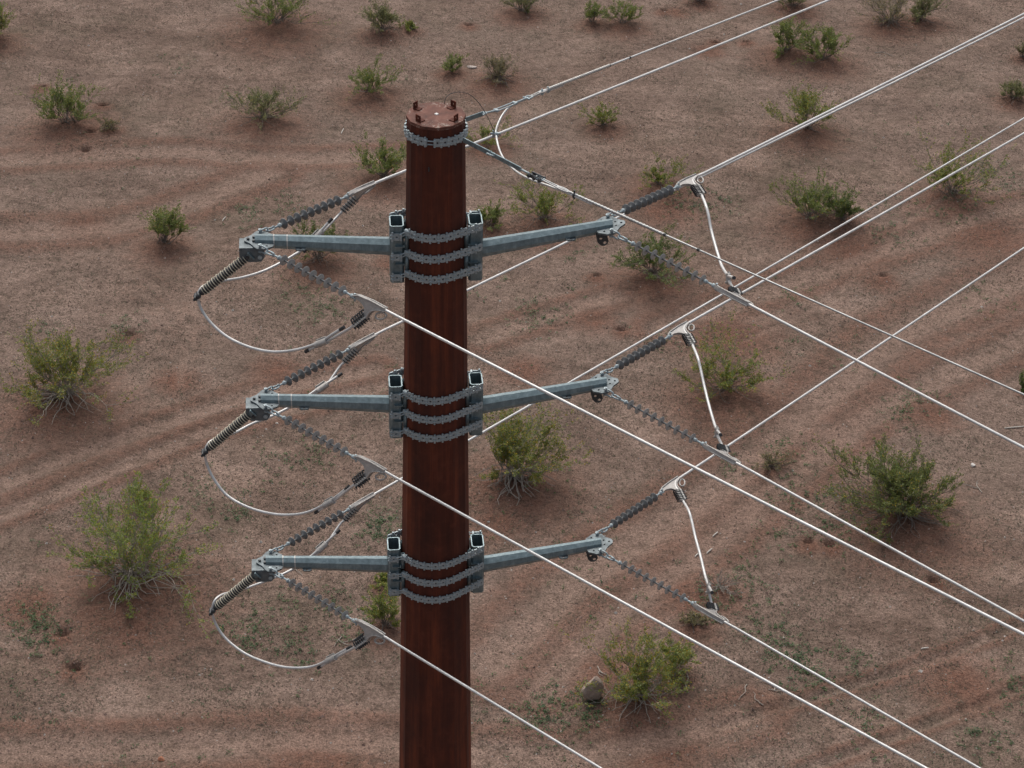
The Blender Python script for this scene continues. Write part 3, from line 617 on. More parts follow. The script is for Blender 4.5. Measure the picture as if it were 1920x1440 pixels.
# ---------------------------------------------------------------- chain bands
def hull_path(R, PR, a_end):
    """from the tube's outer corner PR tangent to the circle R, then round the front to angle a_end (radians left of front)"""
    d = math.hypot(*PR); phi = math.atan2(PR[1], PR[0]); ta = phi-math.acos(R/d)     # tangent point angle, on the front side
    pts = [V((PR[0], PR[1], 0))]
    a = ta; end = -PI/2-a_end
    while a > end: pts.append(V((R*cos(a), R*sin(a), 0))); a -= math.radians(4)
    pts.append(V((R*cos(end), R*sin(end), 0))); return pts
def resample(pts, step):
    out = []; acc = 0.0; nxt = step/2
    for a, b in zip(pts[:-1], pts[1:]):
        l = (b-a).length
        while nxt <= acc+l+1e-9:
            out.append((a+(b-a)*((nxt-acc)/l), (b-a).normalized())); nxt += step
        acc += l
    return out
def link_mesh(mb, P, T, w=.067, h=.086):
    x = T; z = V((0, 0, 1)); y = z.cross(x)
    m = Matrix(((x.x, z.x, -y.x, P.x), (x.y, z.y, -y.y, P.y), (x.z, z.z, -y.z, P.z), (0, 0, 0, 1)))
    mb.plate([(-w/2, -h*.36), (-w*.3, -h*.5), (w*.3, -h*.5), (w/2, -h*.36), (w/2, h*.36), (w*.3, h*.5), (-w*.3, h*.5), (-w/2, h*.36)], [(0, 0, .0115)], .014, m)
def knuckle(mb, P, T, h=.066):
    mb.tube([P+V((0, 0, -h/2-.022)), P+V((0, 0, h/2+.022))], .0115, 8, smooth=True)
    y = V((0, 0, 1)).cross(T); x = T; z = V((0, 0, 1))
    m = Matrix(((x.x, y.x, 0, P.x), (x.y, y.y, 0, P.y), (0, 0, 1, P.z), (0, 0, 0, 1)))
    mb.box((0, 0, .019), (.040, .030, .015), m, .003); mb.box((0, 0, -.019), (.040, .030, .015), m, .003)
BANDNO = ('uppermost', 'middle', 'lowest')
def arm_band(i, k):
    t = thing('chain_band', '%s of three chain bands holding the %s pair of crossarms' % (BANDNO[k], LV[i]), 'chain band', ROTZ.copy(), 'galvanised chain bands round the pole')
    z = ZT[i]+VZ[k]; R = prad(z)+.014; uc = U0[i]
    for sg in (1, -1):
        rot = lambda p: V((p.x*sg, p.y*sg, p.z+z))
        PR = (uc+.075, -.143)
        path = [rot(p) for p in hull_path(R, PR, math.radians(55))]
        tilt = lambda p: V((p.x, p.y, p.z+(-.012-.028*(-p.x*1)/.45 if sg > 0 else .0)))
        path = [tilt(p) for p in path]
        st = resample(path, .088)
        for P, T in st:
            mb = MB(); link_mesh(mb, P, T); knuckle(mb, P+T*.044, T); mb.build('chain_link', GALV2, t)
        P, T = st[-1]; e = P+T*.075
        mb = MB(); y = V((0, 0, 1)).cross(T)
        m = Matrix(((T.x, y.x, 0, e.x), (T.y, y.y, 0, e.y), (0, 0, 1, e.z), (0, 0, 0, 1)))
        mb.box((0, 0, 0), (.075, .045, .07), m, .012); mb.tube([(.0, -.05, 0), (0, .02, 0)], .016, 8, m); mb.build('end_block', GALV2, t)
        far = V((-(uc-.005)*sg, -.150*sg, z-(.085 if sg > 0 else .0)))
        d = (far-e).normalized(); rod = MB()
        for q in (-.016, .016): rod.tube([e+V((0, 0, q)), far+V((0, 0, q))], .0085, 8)
        rod.build('tension_bolt', GALV2, t)
        mb = MB(); T2 = V((-sg, 0, 0)); 
        link_mesh(mb, far+T2*.01, T2, .085, .082); knuckle(mb, far+T2*.055, T2)
        mb.box((0, 0, 0), (.02, .05, .075), Matrix.Translation(far-T2*.035)); mb.build('anchor_plate', GALV2, t)
for i in range(3):
    for k in range(3): arm_band(i, k)
# ring band under the cap
t = thing('chain_band', 'single chain band round the pole just below its cap, holding both shield wires', 'chain band', Matrix(), 'galvanised chain bands round the pole')
zb = 21.835; R = prad(zb)+.014; gap = math.radians(-99); n = 24
pitch = 2*PI*.955/n
for j in range(n):
    a = gap+math.radians(10)+pitch*(j+.3); P = V((R*cos(a), R*sin(a), zb)); T = V((-sin(a), cos(a), 0))
    mb = MB(); link_mesh(mb, P, -T, R*pitch*.86); knuckle(mb, V((R*cos(a+pitch/2), R*sin(a+pitch/2), zb)), T); mb.build('chain_link', GALV2, t)
mb = MB()
for q in (-.018, .018): mb.tube([(R*1.02*cos(gap+da), R*1.02*sin(gap+da), zb+q) for da in (-.15, 0, .15)], .008, 8)
mb.build('tension_bolt', GALV2, t)
for da in (-.115, .16):
    a = gap+da; mb = MB(); m = Matrix(((-sin(a), cos(a), 0, R*1.03*cos(a)), (cos(a), sin(a), 0, R*1.03*sin(a)), (0, 0, 1, zb), (0, 0, 0, 1)))
    mb.box((0, 0, 0), (.022, .05, .085), m, .006); mb.build('end_block', GALV2, t)

# ---------------------------------------------------------------- strain insulators and clamps
def make_insulator(label):
    t = thing('strain_insulator', label, 'insulator', Matrix(), 'grey shed strain insulators')
    mb = MB()                                                # bow shackle on the plate bolt
    mb.tube([(0, 0, .036), (.05, 0, .038)]+[(.075+.035*sin(a), 0, .038*cos(a)) for a in np.linspace(.2, PI-.2, 7)]+[(.05, 0, -.038), (0, 0, -.036)], .0105, 8)
    mb.tube([(0, 0, -.052), (0, 0, .052)], .012, 8)
    mb.build('shackle', GALV2, t)
    mb = MB(); c = []
    for a in np.linspace(0, 2*PI, 16, endpoint=False): c.append((.145+.055*cos(a), .026*sin(a), 0))
    mb.tube(c, .0095, 8, closed=True); mb.build('chain_link', GALV2, t)
    mb = MB()
    mb.tube([(.19+.024*cos(a), 0, .020*sin(a)) for a in np.linspace(0, 2*PI, 12, endpoint=False)], .009, 8, closed=True)
    mb.lathe([(.21, .011), (.275, .0125), (.278, .026), (.300, .027), (.304, .016), (.32, .014)], 14); mb.build('socket', GALV2, t)
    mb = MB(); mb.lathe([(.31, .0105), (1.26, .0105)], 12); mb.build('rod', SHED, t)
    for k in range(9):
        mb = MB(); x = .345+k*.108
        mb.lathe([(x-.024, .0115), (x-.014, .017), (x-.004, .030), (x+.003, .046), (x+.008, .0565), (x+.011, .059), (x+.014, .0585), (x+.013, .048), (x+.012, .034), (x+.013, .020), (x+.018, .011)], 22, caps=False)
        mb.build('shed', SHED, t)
    mb = MB(); mb.lathe([(1.235, .013), (1.245, .021), (1.275, .022), (1.28, .012), (1.345, .012), (1.35, .024), (1.385, .025), (1.39, .012)], 14)
    mb.box((1.40, 0, 0), (.05, .044, .016), None, .004); mb.tube([(1.40, 0, -.045), (1.40, 0, .045)], .011, 8); mb.build('end_fitting', GALV2, t)
    return t
def make_clamp(label):
    """quadrant clamp: local x out along the line, y towards the jumper, z its thickness"""
    t = thing('dead_end_clamp', label, 'cable clamp', Matrix(), 'quadrant clamps at the conductor ends')
    mb = MB()
    web = [(-.012, -.035), (.05, -.052), (.30, -.052), (.43, -.048), (.43, -.018), (.375, -.008), (.325, .006), (.28, .03), (.245, .062), (.225, .105), (.215, .135), (.160, .118), (.166, .085), (.158, .052), (.125, .024), (.07, .008), (.0, .010), (-.018, -.006)]
    mb.plate(web, [(.003, -.008, .012)], .030)
    for z in (-.021, .021):                                   # the two rails of the trough
        mb.tube([(-.01, -.012, z*1.15), (.05, -.042, z), (.24, -.055, z), (.43, -.052, z)], .0085, 6)
        mb.tube([(.43, -.018, z), (.375, -.006, z), (.325, .008, z), (.28, .032, z), (.247, .064, z), (.228, .105, z), (.215, .137, z)], .0085, 6)
    mb.tube([(.385+.068*cos(a)-.014*sin(a), .050+.068*cos(a)*-.30+.043*sin(a), 0) for a in np.linspace(0, 2*PI, 18, endpoint=False)], .0105, 8, closed=True)
    mb.build('body', CAST, t)
    d = V((-.62, .785, 0)).normalized(); nrm = V((d.y, -d.x, 0)); p0 = V((.19, .12, 0))
    mb = MB(); m = frame(p0, d, nrm)                          # comb of keepers that grips the tail: x down the comb, y away from the tower
    mb.box((.10, -.030, 0), (.215, .014, .052), m, .004); mb.build('saddle', CAST, t)
    for k in range(6):
        kb = MB(); x = .012+k*.035
        kb.box((x, .024, 0), (.026, .024, .074), m, .004)
        kb.build('keeper', ALU, t)
        kb = MB()
        for z in (-.027, .027): kb.tube([(x, -.052, z), (x, .060, z)], .0070, 6, m)
        kb.tube([(x, -.052+.0, -.027), (x, -.066, -.014), (x, -.066, .014), (x, -.052, .027)], .0080, 6, m)
        for z in (-.027, .027): kb.tube([(x, .032, z), (x, .046, z)], .0125, 6, m, smooth=False)
        kb.build('u_bolt', UBOLT, t)
    return t
COMB_D = V((-.62, .785, 0)).normalized()
TAIL = [V((.60, -.030, 0)), V((.43, -.030, 0)), V((.37, -.024, 0)), V((.315, -.008, 0)), V((.268, .018, 0)), V((.232, .055, 0)), V((.208, .095, 0)), V((.19, .12, 0))]
ins0 = clp0 = None
SIDE = {'R': 'right', 'L': 'left'}; DIRS = {'B': 'running to the upper right', 'A': 'running to the lower right'}
CL = {}
for key in ('R1B', 'R1A', 'R2B', 'R2A', 'R3B', 'R3A', 'L1B', 'L1A', 'L2B', 'L2A', 'L3B', 'L3A'):
    P0, az, sl, s2, dz2 = LINES[key]; P0 = V(P0); a = math.radians(az)
    hd = V((sin(a), cos(a), 0)); d = (hd+V((0, 0, sl))).normalized()
    lev = LV[int(key[1])-1]
    lab = 'grey disc insulator on the %s %s crossarm, %s' % (lev, SIDE[key[0]], DIRS[key[2]])
    mi = frame(P0, d, V((0, 0, 1)).cross(d))
    if ins0 is None: ins0 = make_insulator(lab); ins0.matrix_world = mi
    else: copy_thing(ins0, lab, mi)
    if key[0] == 'R':
        q = a+PI/2 if key[2] == 'B' else a-PI/2; y = V((sin(q), cos(q), -.12)) if key[2] == 'B' else V((.9*sin(q), .9*cos(q), -.43))
    else:
        q = a-PI/2 if key[2] == 'B' else a+PI/2; y = V((.45*sin(q), .45*cos(q), -.89)) if key[2] == 'B' else V((.28*sin(q), .28*cos(q), -.96))
    mc = frame(P0+d*1.40, d, y)
    lab = 'pale cast clamp of the %s %s crossarm, on its insulator %s' % (lev, SIDE[key[0]], DIRS[key[2]])
    if clp0 is None: clp0 = make_clamp(lab); clp0.matrix_world = mc
    else: copy_thing(clp0, lab, mc)
    # conductor: from the comb, round the quadrant, out along the span
    tail = [mc @ p for p in TAIL]
    far = P0+hd*s2+V((0, 0, dz2)); st = tail[0]; L = (far-st); Lh = math.hypot(L.x, L.y); c = .00035; sl2 = L.z/Lh-c*Lh
    span = []
    s_ = .15
    while s_ < 75: span.append(st+hd*s_+(V((L.x/Lh, L.y/Lh, 0))-hd)*s_+V((0, 0, sl2*s_+c*s_*s_))); s_ *= 1.28
    comb_end = mc @ (TAIL[-1]+COMB_D*.23)
    pts = [comb_end]+[mc @ (TAIL[-1]+COMB_D*.1)]+tail[::-1]+span
    sm = smooth_path(pts[:11], 3)[:-1]+pts[10:]
    mb = MB(); mb.tube(sm, .0154 if key[2] == 'A' else .0172, 10); o = mb.build('conductor', WIRE)
    tag(o, 'bare conductor leaving the %s %s crossarm, %s' % (lev, SIDE[key[0]], DIRS[key[2]]), 'power line', 'bare conductors')
    CL[key] = (comb_end, (mc.to_3x3() @ COMB_D).normalized())

# ---------------------------------------------------------------- post insulators and jumpers
post0 = None
for i in range(3):
    T0, Q = V(POSTS[i][0]), V(POSTS[i][1]); d = (Q-T0).normalized(); Lp = (Q-T0).length
    m = frame(T0, d, EY); lab = 'ribbed pale and black post insulator slanting down from the %s left crossarm' % LV[i]
    if post0 is None:
        t = thing('post_insulator', lab, 'insulator', m, 'ribbed post insulators'); post0 = t; n = 20
        mb = MB(); mb.lathe([(-.03, .046), (.02, .046), (.022, .040), (.045, .036), (.06, .033)], 16); mb.box((-.02, 0, 0), (.02, .13, .10), None, .01); mb.build('base_flange', GALV, t)
        mb = MB(); mb.lathe([(.0, .037), (.69, .037)], 14); mb.build('core', PCORE, t)
        for k in range(n):
            x = .055+k*.0315; r = .058 if k % 2 == 0 else .053; mb = MB()
            mb.lathe([(x-.003, .036), (x-.0015, r*.9), (x, r-.001), (x+.002, r), (x+.004, r-.001), (x+.004, .036)], 18, caps=False); mb.build('shed', PSHED, t)
        mb = MB(); mb.lathe([(.66, .034), (.70, .034), (.705, .022), (.73, .02)], 12)
        mb.box((.735, 0, 0), (.05, .10, .05), None, .01); mb.box((.775, 0, 0), (.025, .11, .045), None, .008)
        for q in (-.04, .04): mb.tube([(.70, q, 0), (.80, q, 0)], .008, 6); mb.tube([(.79, q, 0), (.805, q, 0)], .014, 6, smooth=False)
        mb.build('end_clamp', DARKST, t)
    else: copy_thing(post0, lab, m)
    # jumper loops, one to each side
    for w in 'AB':
        key = 'L%d%s' % (i+1, w); pts = [V(p) for p in JUMPERS[key]]
        end, dr = CL[key]
        start = Q+d*.02
        loop = smooth_path([start]+pts[1:], 5)
        t = thing('jumper_wire', '%s of the %s left crossarm' % ('deep hanging jumper loop in front' if w == 'A' else 'jumper passing behind the arm', LV[i]), 'jumper cable', Matrix.Translation(start), 'jumper loops on the left side')
        inv = Matrix.Translation(-start)
        MB().tube(loop, .0162, 10, inv).build('cable', WIRE, t)
        tip = (loop[-1]-loop[-2]).normalized()
        MB().tube([loop[-1]-tip*.03, loop[-1]+tip*.035], .0195, 10, inv).build('end_sleeve', PCORE, t)
        # tail from the comb, lying beside the loop and bolted to it
        c = pts[-3] if w == 'A' or i else pts[-2]
        prv = pts[-4] if w == 'A' or i else pts[-3]
        along = (prv-c).normalized(); side = along.cross(V((0, 0, 1))).normalized(); dn = V((0, 0, -.036))
        tl = smooth_path([end-dr*.02, end+dr*.06, c-along*.07+dn*.8, c+dn, c+along*.12+dn*1.15, c+along*.17+dn*1.3], 5)
        MB().tube(tl, .0158, 10, inv).build('tail', WIRE, t)
        e = (tl[-1]-tl[-2]).normalized(); MB().tube([tl[-1]-e*.01, tl[-1]+e*.05], .0195, 10, inv).build('end_sleeve', PCORE, t)
        cm = inv @ frame(c+dn*.5, along, V((0, 0, 1)))
        mb = MB(); mb.tube([(-.075, 0, 0), (.075, 0, 0)], .046, 10, cm, sx=.75); mb.box((0, .0, .034), (.13, .085, .014), cm, .004)
        for q in (-.04, .0, .04): mb.tube([(q, 0, -.02), (q, 0, .04)], .007, 6, cm)
        mb.build('groove_connector', CAST, t)
for i in range(3):
    pts = [V(p) for p in JUMPERS['R%d' % (i+1)]]; eB, dB = CL['R%dB' % (i+1)]; eA, dA = CL['R%dA' % (i+1)]
    loop = smooth_path([eB-dB*.02]+pts[1:], 5)
    t = thing('jumper_wire', 'steep white jumper cable linking the two clamps of the %s right crossarm' % LV[i], 'jumper cable', Matrix.Translation(loop[0]), 'jumper cables on the right side')
    inv = Matrix.Translation(-loop[0])
    MB().tube(loop, .0168, 10, inv).build('cable', WIRE, t)
    tip = (loop[-1]-loop[-2]).normalized(); MB().tube([loop[-1]-tip*.01, loop[-1]+tip*.02], .0195, 10, inv).build('end_sleeve', PCORE, t)
    c = loop[-5]; al = (loop[-4]-loop[-6]).normalized()
    lk = smooth_path([eA-dA*.03, eA+dA*.05, c+V((0, .02, -.06)), c+V((0, .05, -.045))], 4)
    MB().tube(lk, .0158, 10, inv).build('tail', WIRE, t)
    cm = inv @ frame(c+V((0, .01, -.03)), al, V((0, 0, 1)))
    mb = MB(); mb.box((0, 0, 0), (.05, .115, .05), cm, .012); mb.tube([(0, -.07, .0), (0, .07, 0)], .012, 8, cm); mb.tube([(0, -.05, -.035), (0, -.05, .035)], .014, 6, cm)
    mb.build('groove_connector', CAST, t)

# ---------------------------------------------------------------- shield wires
def flat_bar(mb, a, b, w, th, m=None):
    a, b = V(a), V(b); d = (b-a); m = frame((a+b)/2, d, V((0, 0, 1)).cross(d)); mb.box((0, 0, 0), (d.length, th, w), m, .004)
def shackle_at(mb, p, d, s=1.0):
    m = frame(p, d, V((0, 0, 1)).cross(V(d)))
    mb.tube([(-.03*s, .022*s, 0), (.03*s, .024*s, 0), (.055*s, .012*s, 0), (.055*s, -.012*s, 0), (.03*s, -.024*s, 0), (-.03*s, -.022*s, 0)], .009*s, 8, m)
    mb.tube([(-.025*s, -.038*s, 0), (-.025*s, .038*s, 0)], .009*s, 8, m)
def shield(P, name_dir, turn):
    P = [V(p) for p in P]
    d = (P[-1]-P[0]).normalized()
    t = thing('strain_link', 'steel strap with %s from the pole top band to the shield wire %s' % (('turnbuckle', 'on the right') if not turn else ('turnbuckle', 'at upper right')) if turn else 'long steel strap with dark hook from the pole top band down to the lower right', 'wire fitting', Matrix(), 'shield wire strain links')
    mb = MB(); flat_bar(mb, P[0], P[1], .055, .012); mb.build('strap', GALV, t)
    mb = MB(); shackle_at(mb, P[1], d); mb.build('shackle', GALV2, t)
    if turn:
        mb = MB(); mb.tube([P[1], P[2]], .011, 8); mb.tube([P[3], P[4]], .010, 8); mb.build('eye_rod', GALV2, t)
        mb = MB(); m = frame(P[2], P[3]-P[2], V((0, 0, 1)).cross(d)); L = (P[3]-P[2]).length
        for y in (-.022, .022): mb.tube([(0, y, 0), (L, y, 0)], .0085, 8, m)
        mb.box((0, 0, 0), (.04, .062, .028), m, .006); mb.box((L, 0, 0), (.04, .062, .028), m, .006); mb.build('turnbuckle', GALV2, t)
        k = 4
    else:
        mb = MB(); flat_bar(mb, P[1], P[2]+(P[1]-P[2])*.12, .05, .014); mb.build('long_strap', GALV, t)
        mb = MB(); mb.tube([P[2]+(P[1]-P[2])*.14, P[2]+(P[3]-P[2])*.3], .011, 8); mb.build('eye_rod', GALV2, t)
        mb = MB(); m = frame(P[2]+d*.10, d, V((0, 0, 1)).cross(d))
        for y in (-.026, .026): mb.box((.05, y, 0), (.17, .012, .042), m, .004)
        for x in (-.02, .05, .12): mb.tube([(x, -.048, 0), (x, .048, 0)], .013, 8, m); mb.tube([(x, -.05, 0), (x, -.036, 0)], .022, 6, m, smooth=False)
        mb.build('hook', DARKST, t); k = 3
    mb = MB(); shackle_at(mb, P[k], d, 1.2); mb.build('thimble', GALV2, t)
    # wire with helical dead-end grip: two strands that close round it
    w0 = P[k+1]; far = P[-1]; L = far-w0; Lh = math.hypot(L.x, L.y); c = .00035; sl = L.z/Lh-c*Lh; hd = V((L.x/Lh, L.y/Lh, 0))
    f = lambda s: w0+hd*s+V((0, 0, sl*s+c*s*s))
    s_ = 0.0; pts = [f(0)]; st = .12
    while s_ < 75: s_ += st; st *= 1.25; pts.append(f(s_))
    w = thing('shield_wire', 'thin overhead shield wire running %s from the pole top' % ('to the upper right' if turn else 'to the lower right'), 'overhead wire', Matrix(), 'shield wires')
    MB().tube(pts, .0122 if turn else .0098, 8).build('wire', WIRE if turn else STRAND, w)
    gl = 1.35; n = 150                                       # helical grip wound round the wire, its two legs meeting in a loop at the tower end
    g = MB(); g.tube([f(.14+(gl-.14)*j/n) for j in range(n+1)], .0172 if turn else .0150, 9, lobes=(3, .42))
    side = hd.cross(V((0, 0, 1)))
    for q in (-1, 1):
        g.tube([P[k]+d*.03+side*q*.012]+[f(s)+side*q*(.020*sin(PI*min(1, s/.2+.15))+.004) for s in (.0, .05, .10, .15, .19)], .0085, 6)
    g.build('helical_grip', ALU if turn else STRAND, w)
    for s in (gl*1.0, gl*1.30):
        q = f(s); MB().tube([q-hd*.012, q+hd*.012], .0165, 8).build('grip_marker', PCORE, w)
    return f
fA = shield(SA, 'A', False); fB = shield(SB, 'B', True)
SJ[0] = tuple(fB(.12)+V((0, 0, -.02))); SJ[-1] = tuple(fA(.10)+V((0, 0, -.02)))
lp = smooth_path([tuple(fB(.45)+V((0, 0, -.022)))]+SJ+[tuple(fA(.45)+V((0, 0, -.022)))], 5)
t = thing('shield_jumper', 'curved jumper bending round the pole top between the two shield wires', 'jumper cable', Matrix())
MB().tube(lp, .0118, 8).build('cable', WIRE, t)
mb = MB(); c = V(SJ[4]); mb.box(tuple(c), (.055, .05, .05), None, .012); mb.tube([c+V((-.06, 0, .01)), c+V((.05, 0, .01))], .012, 8); mb.tube([c+V((-.03, 0, -.04)), c+V((-.03, 0, .05))], .010, 6); mb.build('grounding_clamp', GALV2, t)
for k in (.06, .17):
    q = fB(k); mb = MB(); mb.box(tuple(q+V((0, 0, -.012))), (.04, .05, .05), None, .01); mb.tube([q+V((0, 0, -.035)), q+V((0, 0, .03))], .009, 6); mb.build('wire_clip', GALV2, t)
q = fA(.22); mb = MB(); mb.box(tuple(q+V((0, 0, -.012))), (.04, .045, .045), None, .01); mb.tube([q+V((0, 0, -.05)), q+V((0, 0, .045))], .009, 6); mb.build('wire_clip', DARKST, t)
mb = MB(); mb.tube(smooth_path([(.05, .265, 21.86)]+GL, 5), .0032, 6)
tag(mb.build('ground_lead', DARKST), 'thin dark wire arching over the back of the pole top to the shield jumper', 'ground wire')

# ---------------------------------------------------------------- bushes
PAL = {  # two leaf colours, flower share, leaf amount, stem amount
 'green': ((0.148, 0.205, 0.055), (0.268, 0.314, 0.080), .05, 1.0, 1.1),
 'dark': ((0.103, 0.160, 0.048), (0.199, 0.239, 0.066), .03, 1.1, 1.1),
 'dense': ((0.120, 0.165, 0.050), (0.234, 0.262, 0.071), .06, 1.2, 1.7),
 'tall': ((0.171, 0.251, 0.055), (0.308, 0.353, 0.075), .10, .85, 1.4),
 'yellow': ((0.188, 0.222, 0.057), (0.353, 0.331, 0.075), .18, .9, 1.1),
 'flower': ((0.171, 0.205, 0.052), (0.342, 0.306, 0.071), .26, .85, 1.4),
 'olive': ((0.171, 0.194, 0.080), (0.279, 0.279, 0.120), .03, .75, 1.4),
 'dry': ((0.188, 0.177, 0.097), (0.291, 0.257, 0.137), .05, .45, 1.6),
 'dead': ((0.137, 0.114, 0.068), (0.171, 0.148, 0.091), 0, .02, 1.6),
}
for _k in ('yellow', 'flower'):
    _a, _b, _f, _l, _s = PAL[_k]; PAL[_k] = ((_a[0]*.84, _a[1]*.98, _a[2]), (_b[0]*.84, _b[1]*1.02, _b[2]), _f*.8, _l*1.12, _s)
def bush(idx, x, y, W, H, style, label):
    r = random.Random(100+idx); c1, c2, fl, lf, sa = PAL[style]
    t = thing('desert_shrub', label, 'bush', Matrix.Translation((x, y, gz(x, y)-.02)), 'desert shrubs on the open ground')
    st = MB(); lv = []; lc = []
    size = math.sqrt(W*H)
    ns = max(6, int((9+9*size)*sa*(1.35 if style == 'dense' else 1))); thick = .006+.006*size
    lean = (r.uniform(-.15, .15), r.uniform(-.1, .1))
    if 'leaning to the left' in label: lean = (-.35, .0)
    lobes = [(r.uniform(0, 2*PI), r.uniform(.58, 1.15) if style != 'dense' else r.uniform(.8, .92)) for _ in range(6)]
    def reach(a):
        q = .82
        for la, ls in lobes:
            dd = abs((a-la+PI) % (2*PI)-PI); q += (ls-.82)*math.exp(-(dd/.7)**2)
        return q
    L = max(.021, .024*size**.3)
    def leaves(p, d, n, spread):
        tone = min(1, max(0, r.gauss(.45, .25)))
        for _ in range(n):
            c = p+V((r.gauss(0, spread), r.gauss(0, spread), r.gauss(0, spread*.8)))
            u = (d+V((r.gauss(0, .6), r.gauss(0, .6), r.gauss(0, .5)))).normalized(); w = u.cross(V((r.gauss(0, .8), r.gauss(0, .8), 1))).normalized()
            l = L*r.uniform(.6, 1.2); wd = l*r.uniform(.32, .55)
            lv.append((tuple(c-u*l), tuple(c+w*wd), tuple(c+u*l), tuple(c-w*wd)))
            if r.random() < fl: col = (.44*r.uniform(.8, 1.1), .34*r.uniform(.8, 1.1), .04)
            else:
                q = min(1, max(0, tone+r.gauss(0, .2))); k = r.uniform(.8, 1.2); col = tuple((a*(1-q)+b*q)*k for a, b in zip(c1, c2))
            lc.append(col)
    def branch(p, d, length, rad, depth):
        n = 4 if depth < 2 else 3; pts = [p]; cur = p; dd = d
        for k in range(n):
            dd = (dd+V((r.gauss(0, .16), r.gauss(0, .16), r.gauss(.05, .12)))).normalized(); cur = cur+dd*(length/n); pts.append(cur)
        st.tube(pts, [rad*(1-.6*k/n) for k in range(n+1)], 4 if depth == 0 else 3, cap=False)
        if depth >= 1:
            m = int(round((2.6 if depth == 1 else 7)*lf*max(.7, size**.4)))
            for k in range(1, n+1):
                if depth == 1 and k < 2: continue
                leaves(pts[k], (pts[k]-pts[k-1]).normalized(), m, .012+.010*size)
        if depth < 2:
            nb = r.choice((4, 5)) if depth == 0 else r.choice((3, 3, 4))
            for k in range(nb):
                i = r.randint(2, n) if depth == 0 else r.randint(1, n); bd = (dd+V((r.gauss(0, .45), r.gauss(0, .45), r.gauss(.08, .3)))).normalized()
                branch(pts[i], bd, length*(.55 if depth == 0 else .55)*r.uniform(.6, 1.15), rad*.55, depth+1)
    for k in range(ns):
        a = 2*PI*(k+r.uniform(-.4, .4))/ns; el = math.radians(r.choice((14, 26, 38, 50, 64, 80))+r.uniform(-9, 9))
        rx = W*.60*reach(a); tip = V((rx*cos(a)*cos(el)+lean[0]*H, rx*sin(a)*cos(el)+lean[1]*H, H*.86*sin(el)**.8))*(r.choice((.72, .9, 1.0, 1.12)) if style != 'dense' else r.uniform(.85, 1.0))
        b0 = V((r.gauss(0, .05)*W, r.gauss(0, .05)*W, 0)); v = tip-b0
        branch(b0, (v.normalized()+V((0, 0, .12))).normalized(), v.length*.90, thick*r.uniform(.7, 1.2), 0)
    if style in ('flower', 'tall', 'dense', 'dead', 'yellow', 'dark', 'olive', 'dry'):   # bare stems sprawling low round the foot
        for k in range(int((6 if style in ('yellow', 'dark', 'olive') else 24)*min(1.3, size))):
            a = r.uniform(PI*.95, PI*2.05) if r.random() < .75 else r.uniform(0, 2*PI); p = V((r.gauss(0, .04)*W, r.gauss(0, .04)*W, .12*H)); dd = V((cos(a), sin(a), r.uniform(.1, .7))).normalized(); pts = [p]
            ln = W*r.uniform(.25, .55)
            for j in range(6):
                dd = (dd+V((r.gauss(0, .3), r.gauss(0, .3), -.22+r.gauss(0, .12)))).normalized(); p = p+dd*ln/6
                if p.z < .03: p = V((p.x, p.y, .03)); dd = V((dd.x, dd.y, .1)).normalized()
                pts.append(p)
            st.tube(pts, [thick*.95*(1-.10*j) for j in range(7)], 4, cap=False)
    so = st.build('stems', DEADWOOD if style in ('dead', 'flower', 'tall') else STEM, t)
    if lv and style != 'dead':
        fo = tri_cloud('foliage', np.array(lv), np.array(lc), LEAF, 4); fo.parent = t
    return t
for i, b in enumerate(BUSHES): bush(i, *b)

# ---------------------------------------------------------------- small things on the ground
STICK_LABELS = ['short white stick on bare soil between the pale olive bush and the pole', 'short pale stick on the ground above the tip of the top left crossarm',
 'upper of three white slivers on the ground behind the lowest right jumper', 'left one of three white slivers behind the lowest right jumper', 'lower right one of three pale slivers beside the lowest right jumper',
 'long pale pole lying on the ground at the right edge', 'tiny white stick on the soil between the lower conductors at right']
pale = plain('pale_wood', (.55, .52, .47), .8, 0, .15, 8)
for (cx, cy, ax, ay, bx, by), lb in zip(STICKS, STICK_LABELS):
    a = V((ax, ay, gz(ax, ay)+.03)); b = V((bx, by, gz(bx, by)+.02)); mid = (a+b)/2+V((.0, .0, .008)); L = (a-b).length
    mb = MB(); mb.tube([a, a+(mid-a)*.5+V((.004, .006, 0)), mid, b+(mid-b)*.4+V((-.005, .003, 0)), b], [.013, .016, .017, .016, .011] if L < .9 else [.022, .027, .028, .027, .02], 7)
    tag(mb.build('stick', pale), lb, 'stick')
def rock(name, label, x, y, dims, mat, seed, cat='rock'):
    bm = bmesh.new(); bmesh.ops.create_icosphere(bm, subdivisions=3, radius=1); r = random.Random(seed)
    cuts = [(V((r.gauss(0, 1), r.gauss(0, 1), r.gauss(0, 1))).normalized(), r.uniform(.48, .8)) for _ in range(11)]
    for v in bm.verts:
        p = v.co.copy()
        for n_, d_ in cuts:
            e = p.dot(n_)-d_
            if e > 0: p -= n_*e*.85
        p += V((sin(p.y*7+seed), sin(p.z*8), sin(p.x*9)))*.02
        v.co = V((p.x*dims[0], p.y*dims[1], p.z*dims[2]))
    me = bpy.data.meshes.new(name); bm.to_mesh(me); bm.free(); me.materials.append(mat)
    for p in me.polygons: p.use_smooth = False
    o = bpy.data.objects.new(name, me); COL.objects.link(o); o.location = (x, y, gz(x, y)+dims[2]*.55); tag(o, label, cat); return o
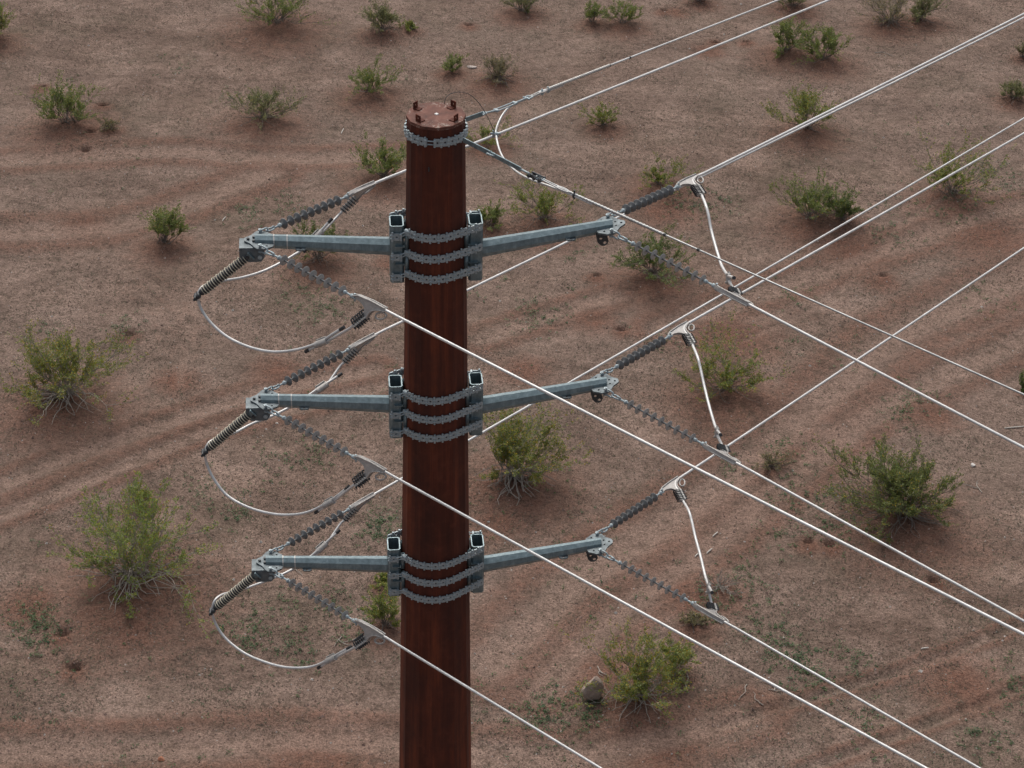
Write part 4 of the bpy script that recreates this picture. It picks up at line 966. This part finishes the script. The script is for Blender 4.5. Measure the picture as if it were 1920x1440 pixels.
def rock_mat():
    m, nt, b = new_mat('pale_stone'); vec = coords(nt); f = noise(nt, vec, 9, 6, .7); g = noise(nt, vec, 45, 3, .7)
    col = ramp(nt, f, [(.3, (.28,.21,.17)), (.6, (.40,.31,.26)), (.75, (.50,.40,.34))]).outputs[0]
    col = mixc(nt, .6, col, ramp(nt, g, [(.3, (.6,.6,.6)), (.7, (1.2,1.2,1.2))]).outputs[0], 'MULTIPLY')
    nt.links.new(col, b.inputs['Base Color']); b.inputs['Roughness'].default_value = .9; bump(nt, b, f, .5, .03); return m
STONE = rock_mat()
o = rock('boulder', 'pale upright boulder standing on the ground left of a bush with bare forked stems', ROCKS[0][0], ROCKS[0][1]+.1, (.29, .27, .42), STONE, 4, 'boulder')
rock('rock', 'small white stone alone on the soil right of the dome-shaped bush', ROCKS[1][0], ROCKS[1][1], (.09, .07, .05), plain('white_stone', (.62, .58, .54), .8), 5)
rock('rock', 'flat pale rock lying between a small green bush and a twiggy olive bush', ROCKS[2][0], ROCKS[2][1], (.2, .14, .06), plain('grey_stone', (.42, .36, .33), .9), 8)
rock('rock', 'orange-brown stone half buried near the bottom edge at left', ROCKS[3][0], ROCKS[3][1], (.09, .08, .05), plain('orange_stone', (.33, .14, .08), .9), 12)
vb = random.Random(5)
TWIG_LABELS = ['grey fallen twigs right of the bush with bare forked stems', 'grey twigs on the red soil just below the bush next to the boulder', 'small fallen twig on the soil left of the boulder bush, above the boulder',
 'grey twig on the ground between the boulder bush and the bottom edge', 'fallen twigs right of the dome-shaped dark bush', 'small twig on bare soil beside the lowest right-hand conductor', 'curved twig left under the tallest bush',
 'small twig on the ground just behind the lowest left crossarm', 'twig on the soil inside the lowest left jumper loop', 'dead branch lying under the straggly bush at top right']
for k, ((x, y, L), lb) in enumerate(zip(TWIGS, TWIG_LABELS)):
    mb = MB(); p0 = V((0, 0, .02)); a = vb.uniform(0, 2*PI)
    for j in range(1+(k % 3)):
        p = p0; pts = [p]; d = V((cos(a+j*.7), sin(a+j*.7), 0))
        for q in range(6):
            d = (d+V((vb.gauss(0, .3), vb.gauss(0, .3), 0))).normalized(); p = p+d*L*.14; pts.append(V((p.x, p.y, gz(x+p.x, y+p.y)-gz(x, y)+.022+.012*abs(sin(q*2)))))
        mb.tube(pts, [.013, .012, .011, .010, .009, .007, .005], 5)
        if k % 3: p0 = pts[2]
    o = mb.build('fallen_twig', DEADWOOD); o.location = (x, y, gz(x, y)); tag(o, lb, 'twig', 'fallen twigs on the soil')
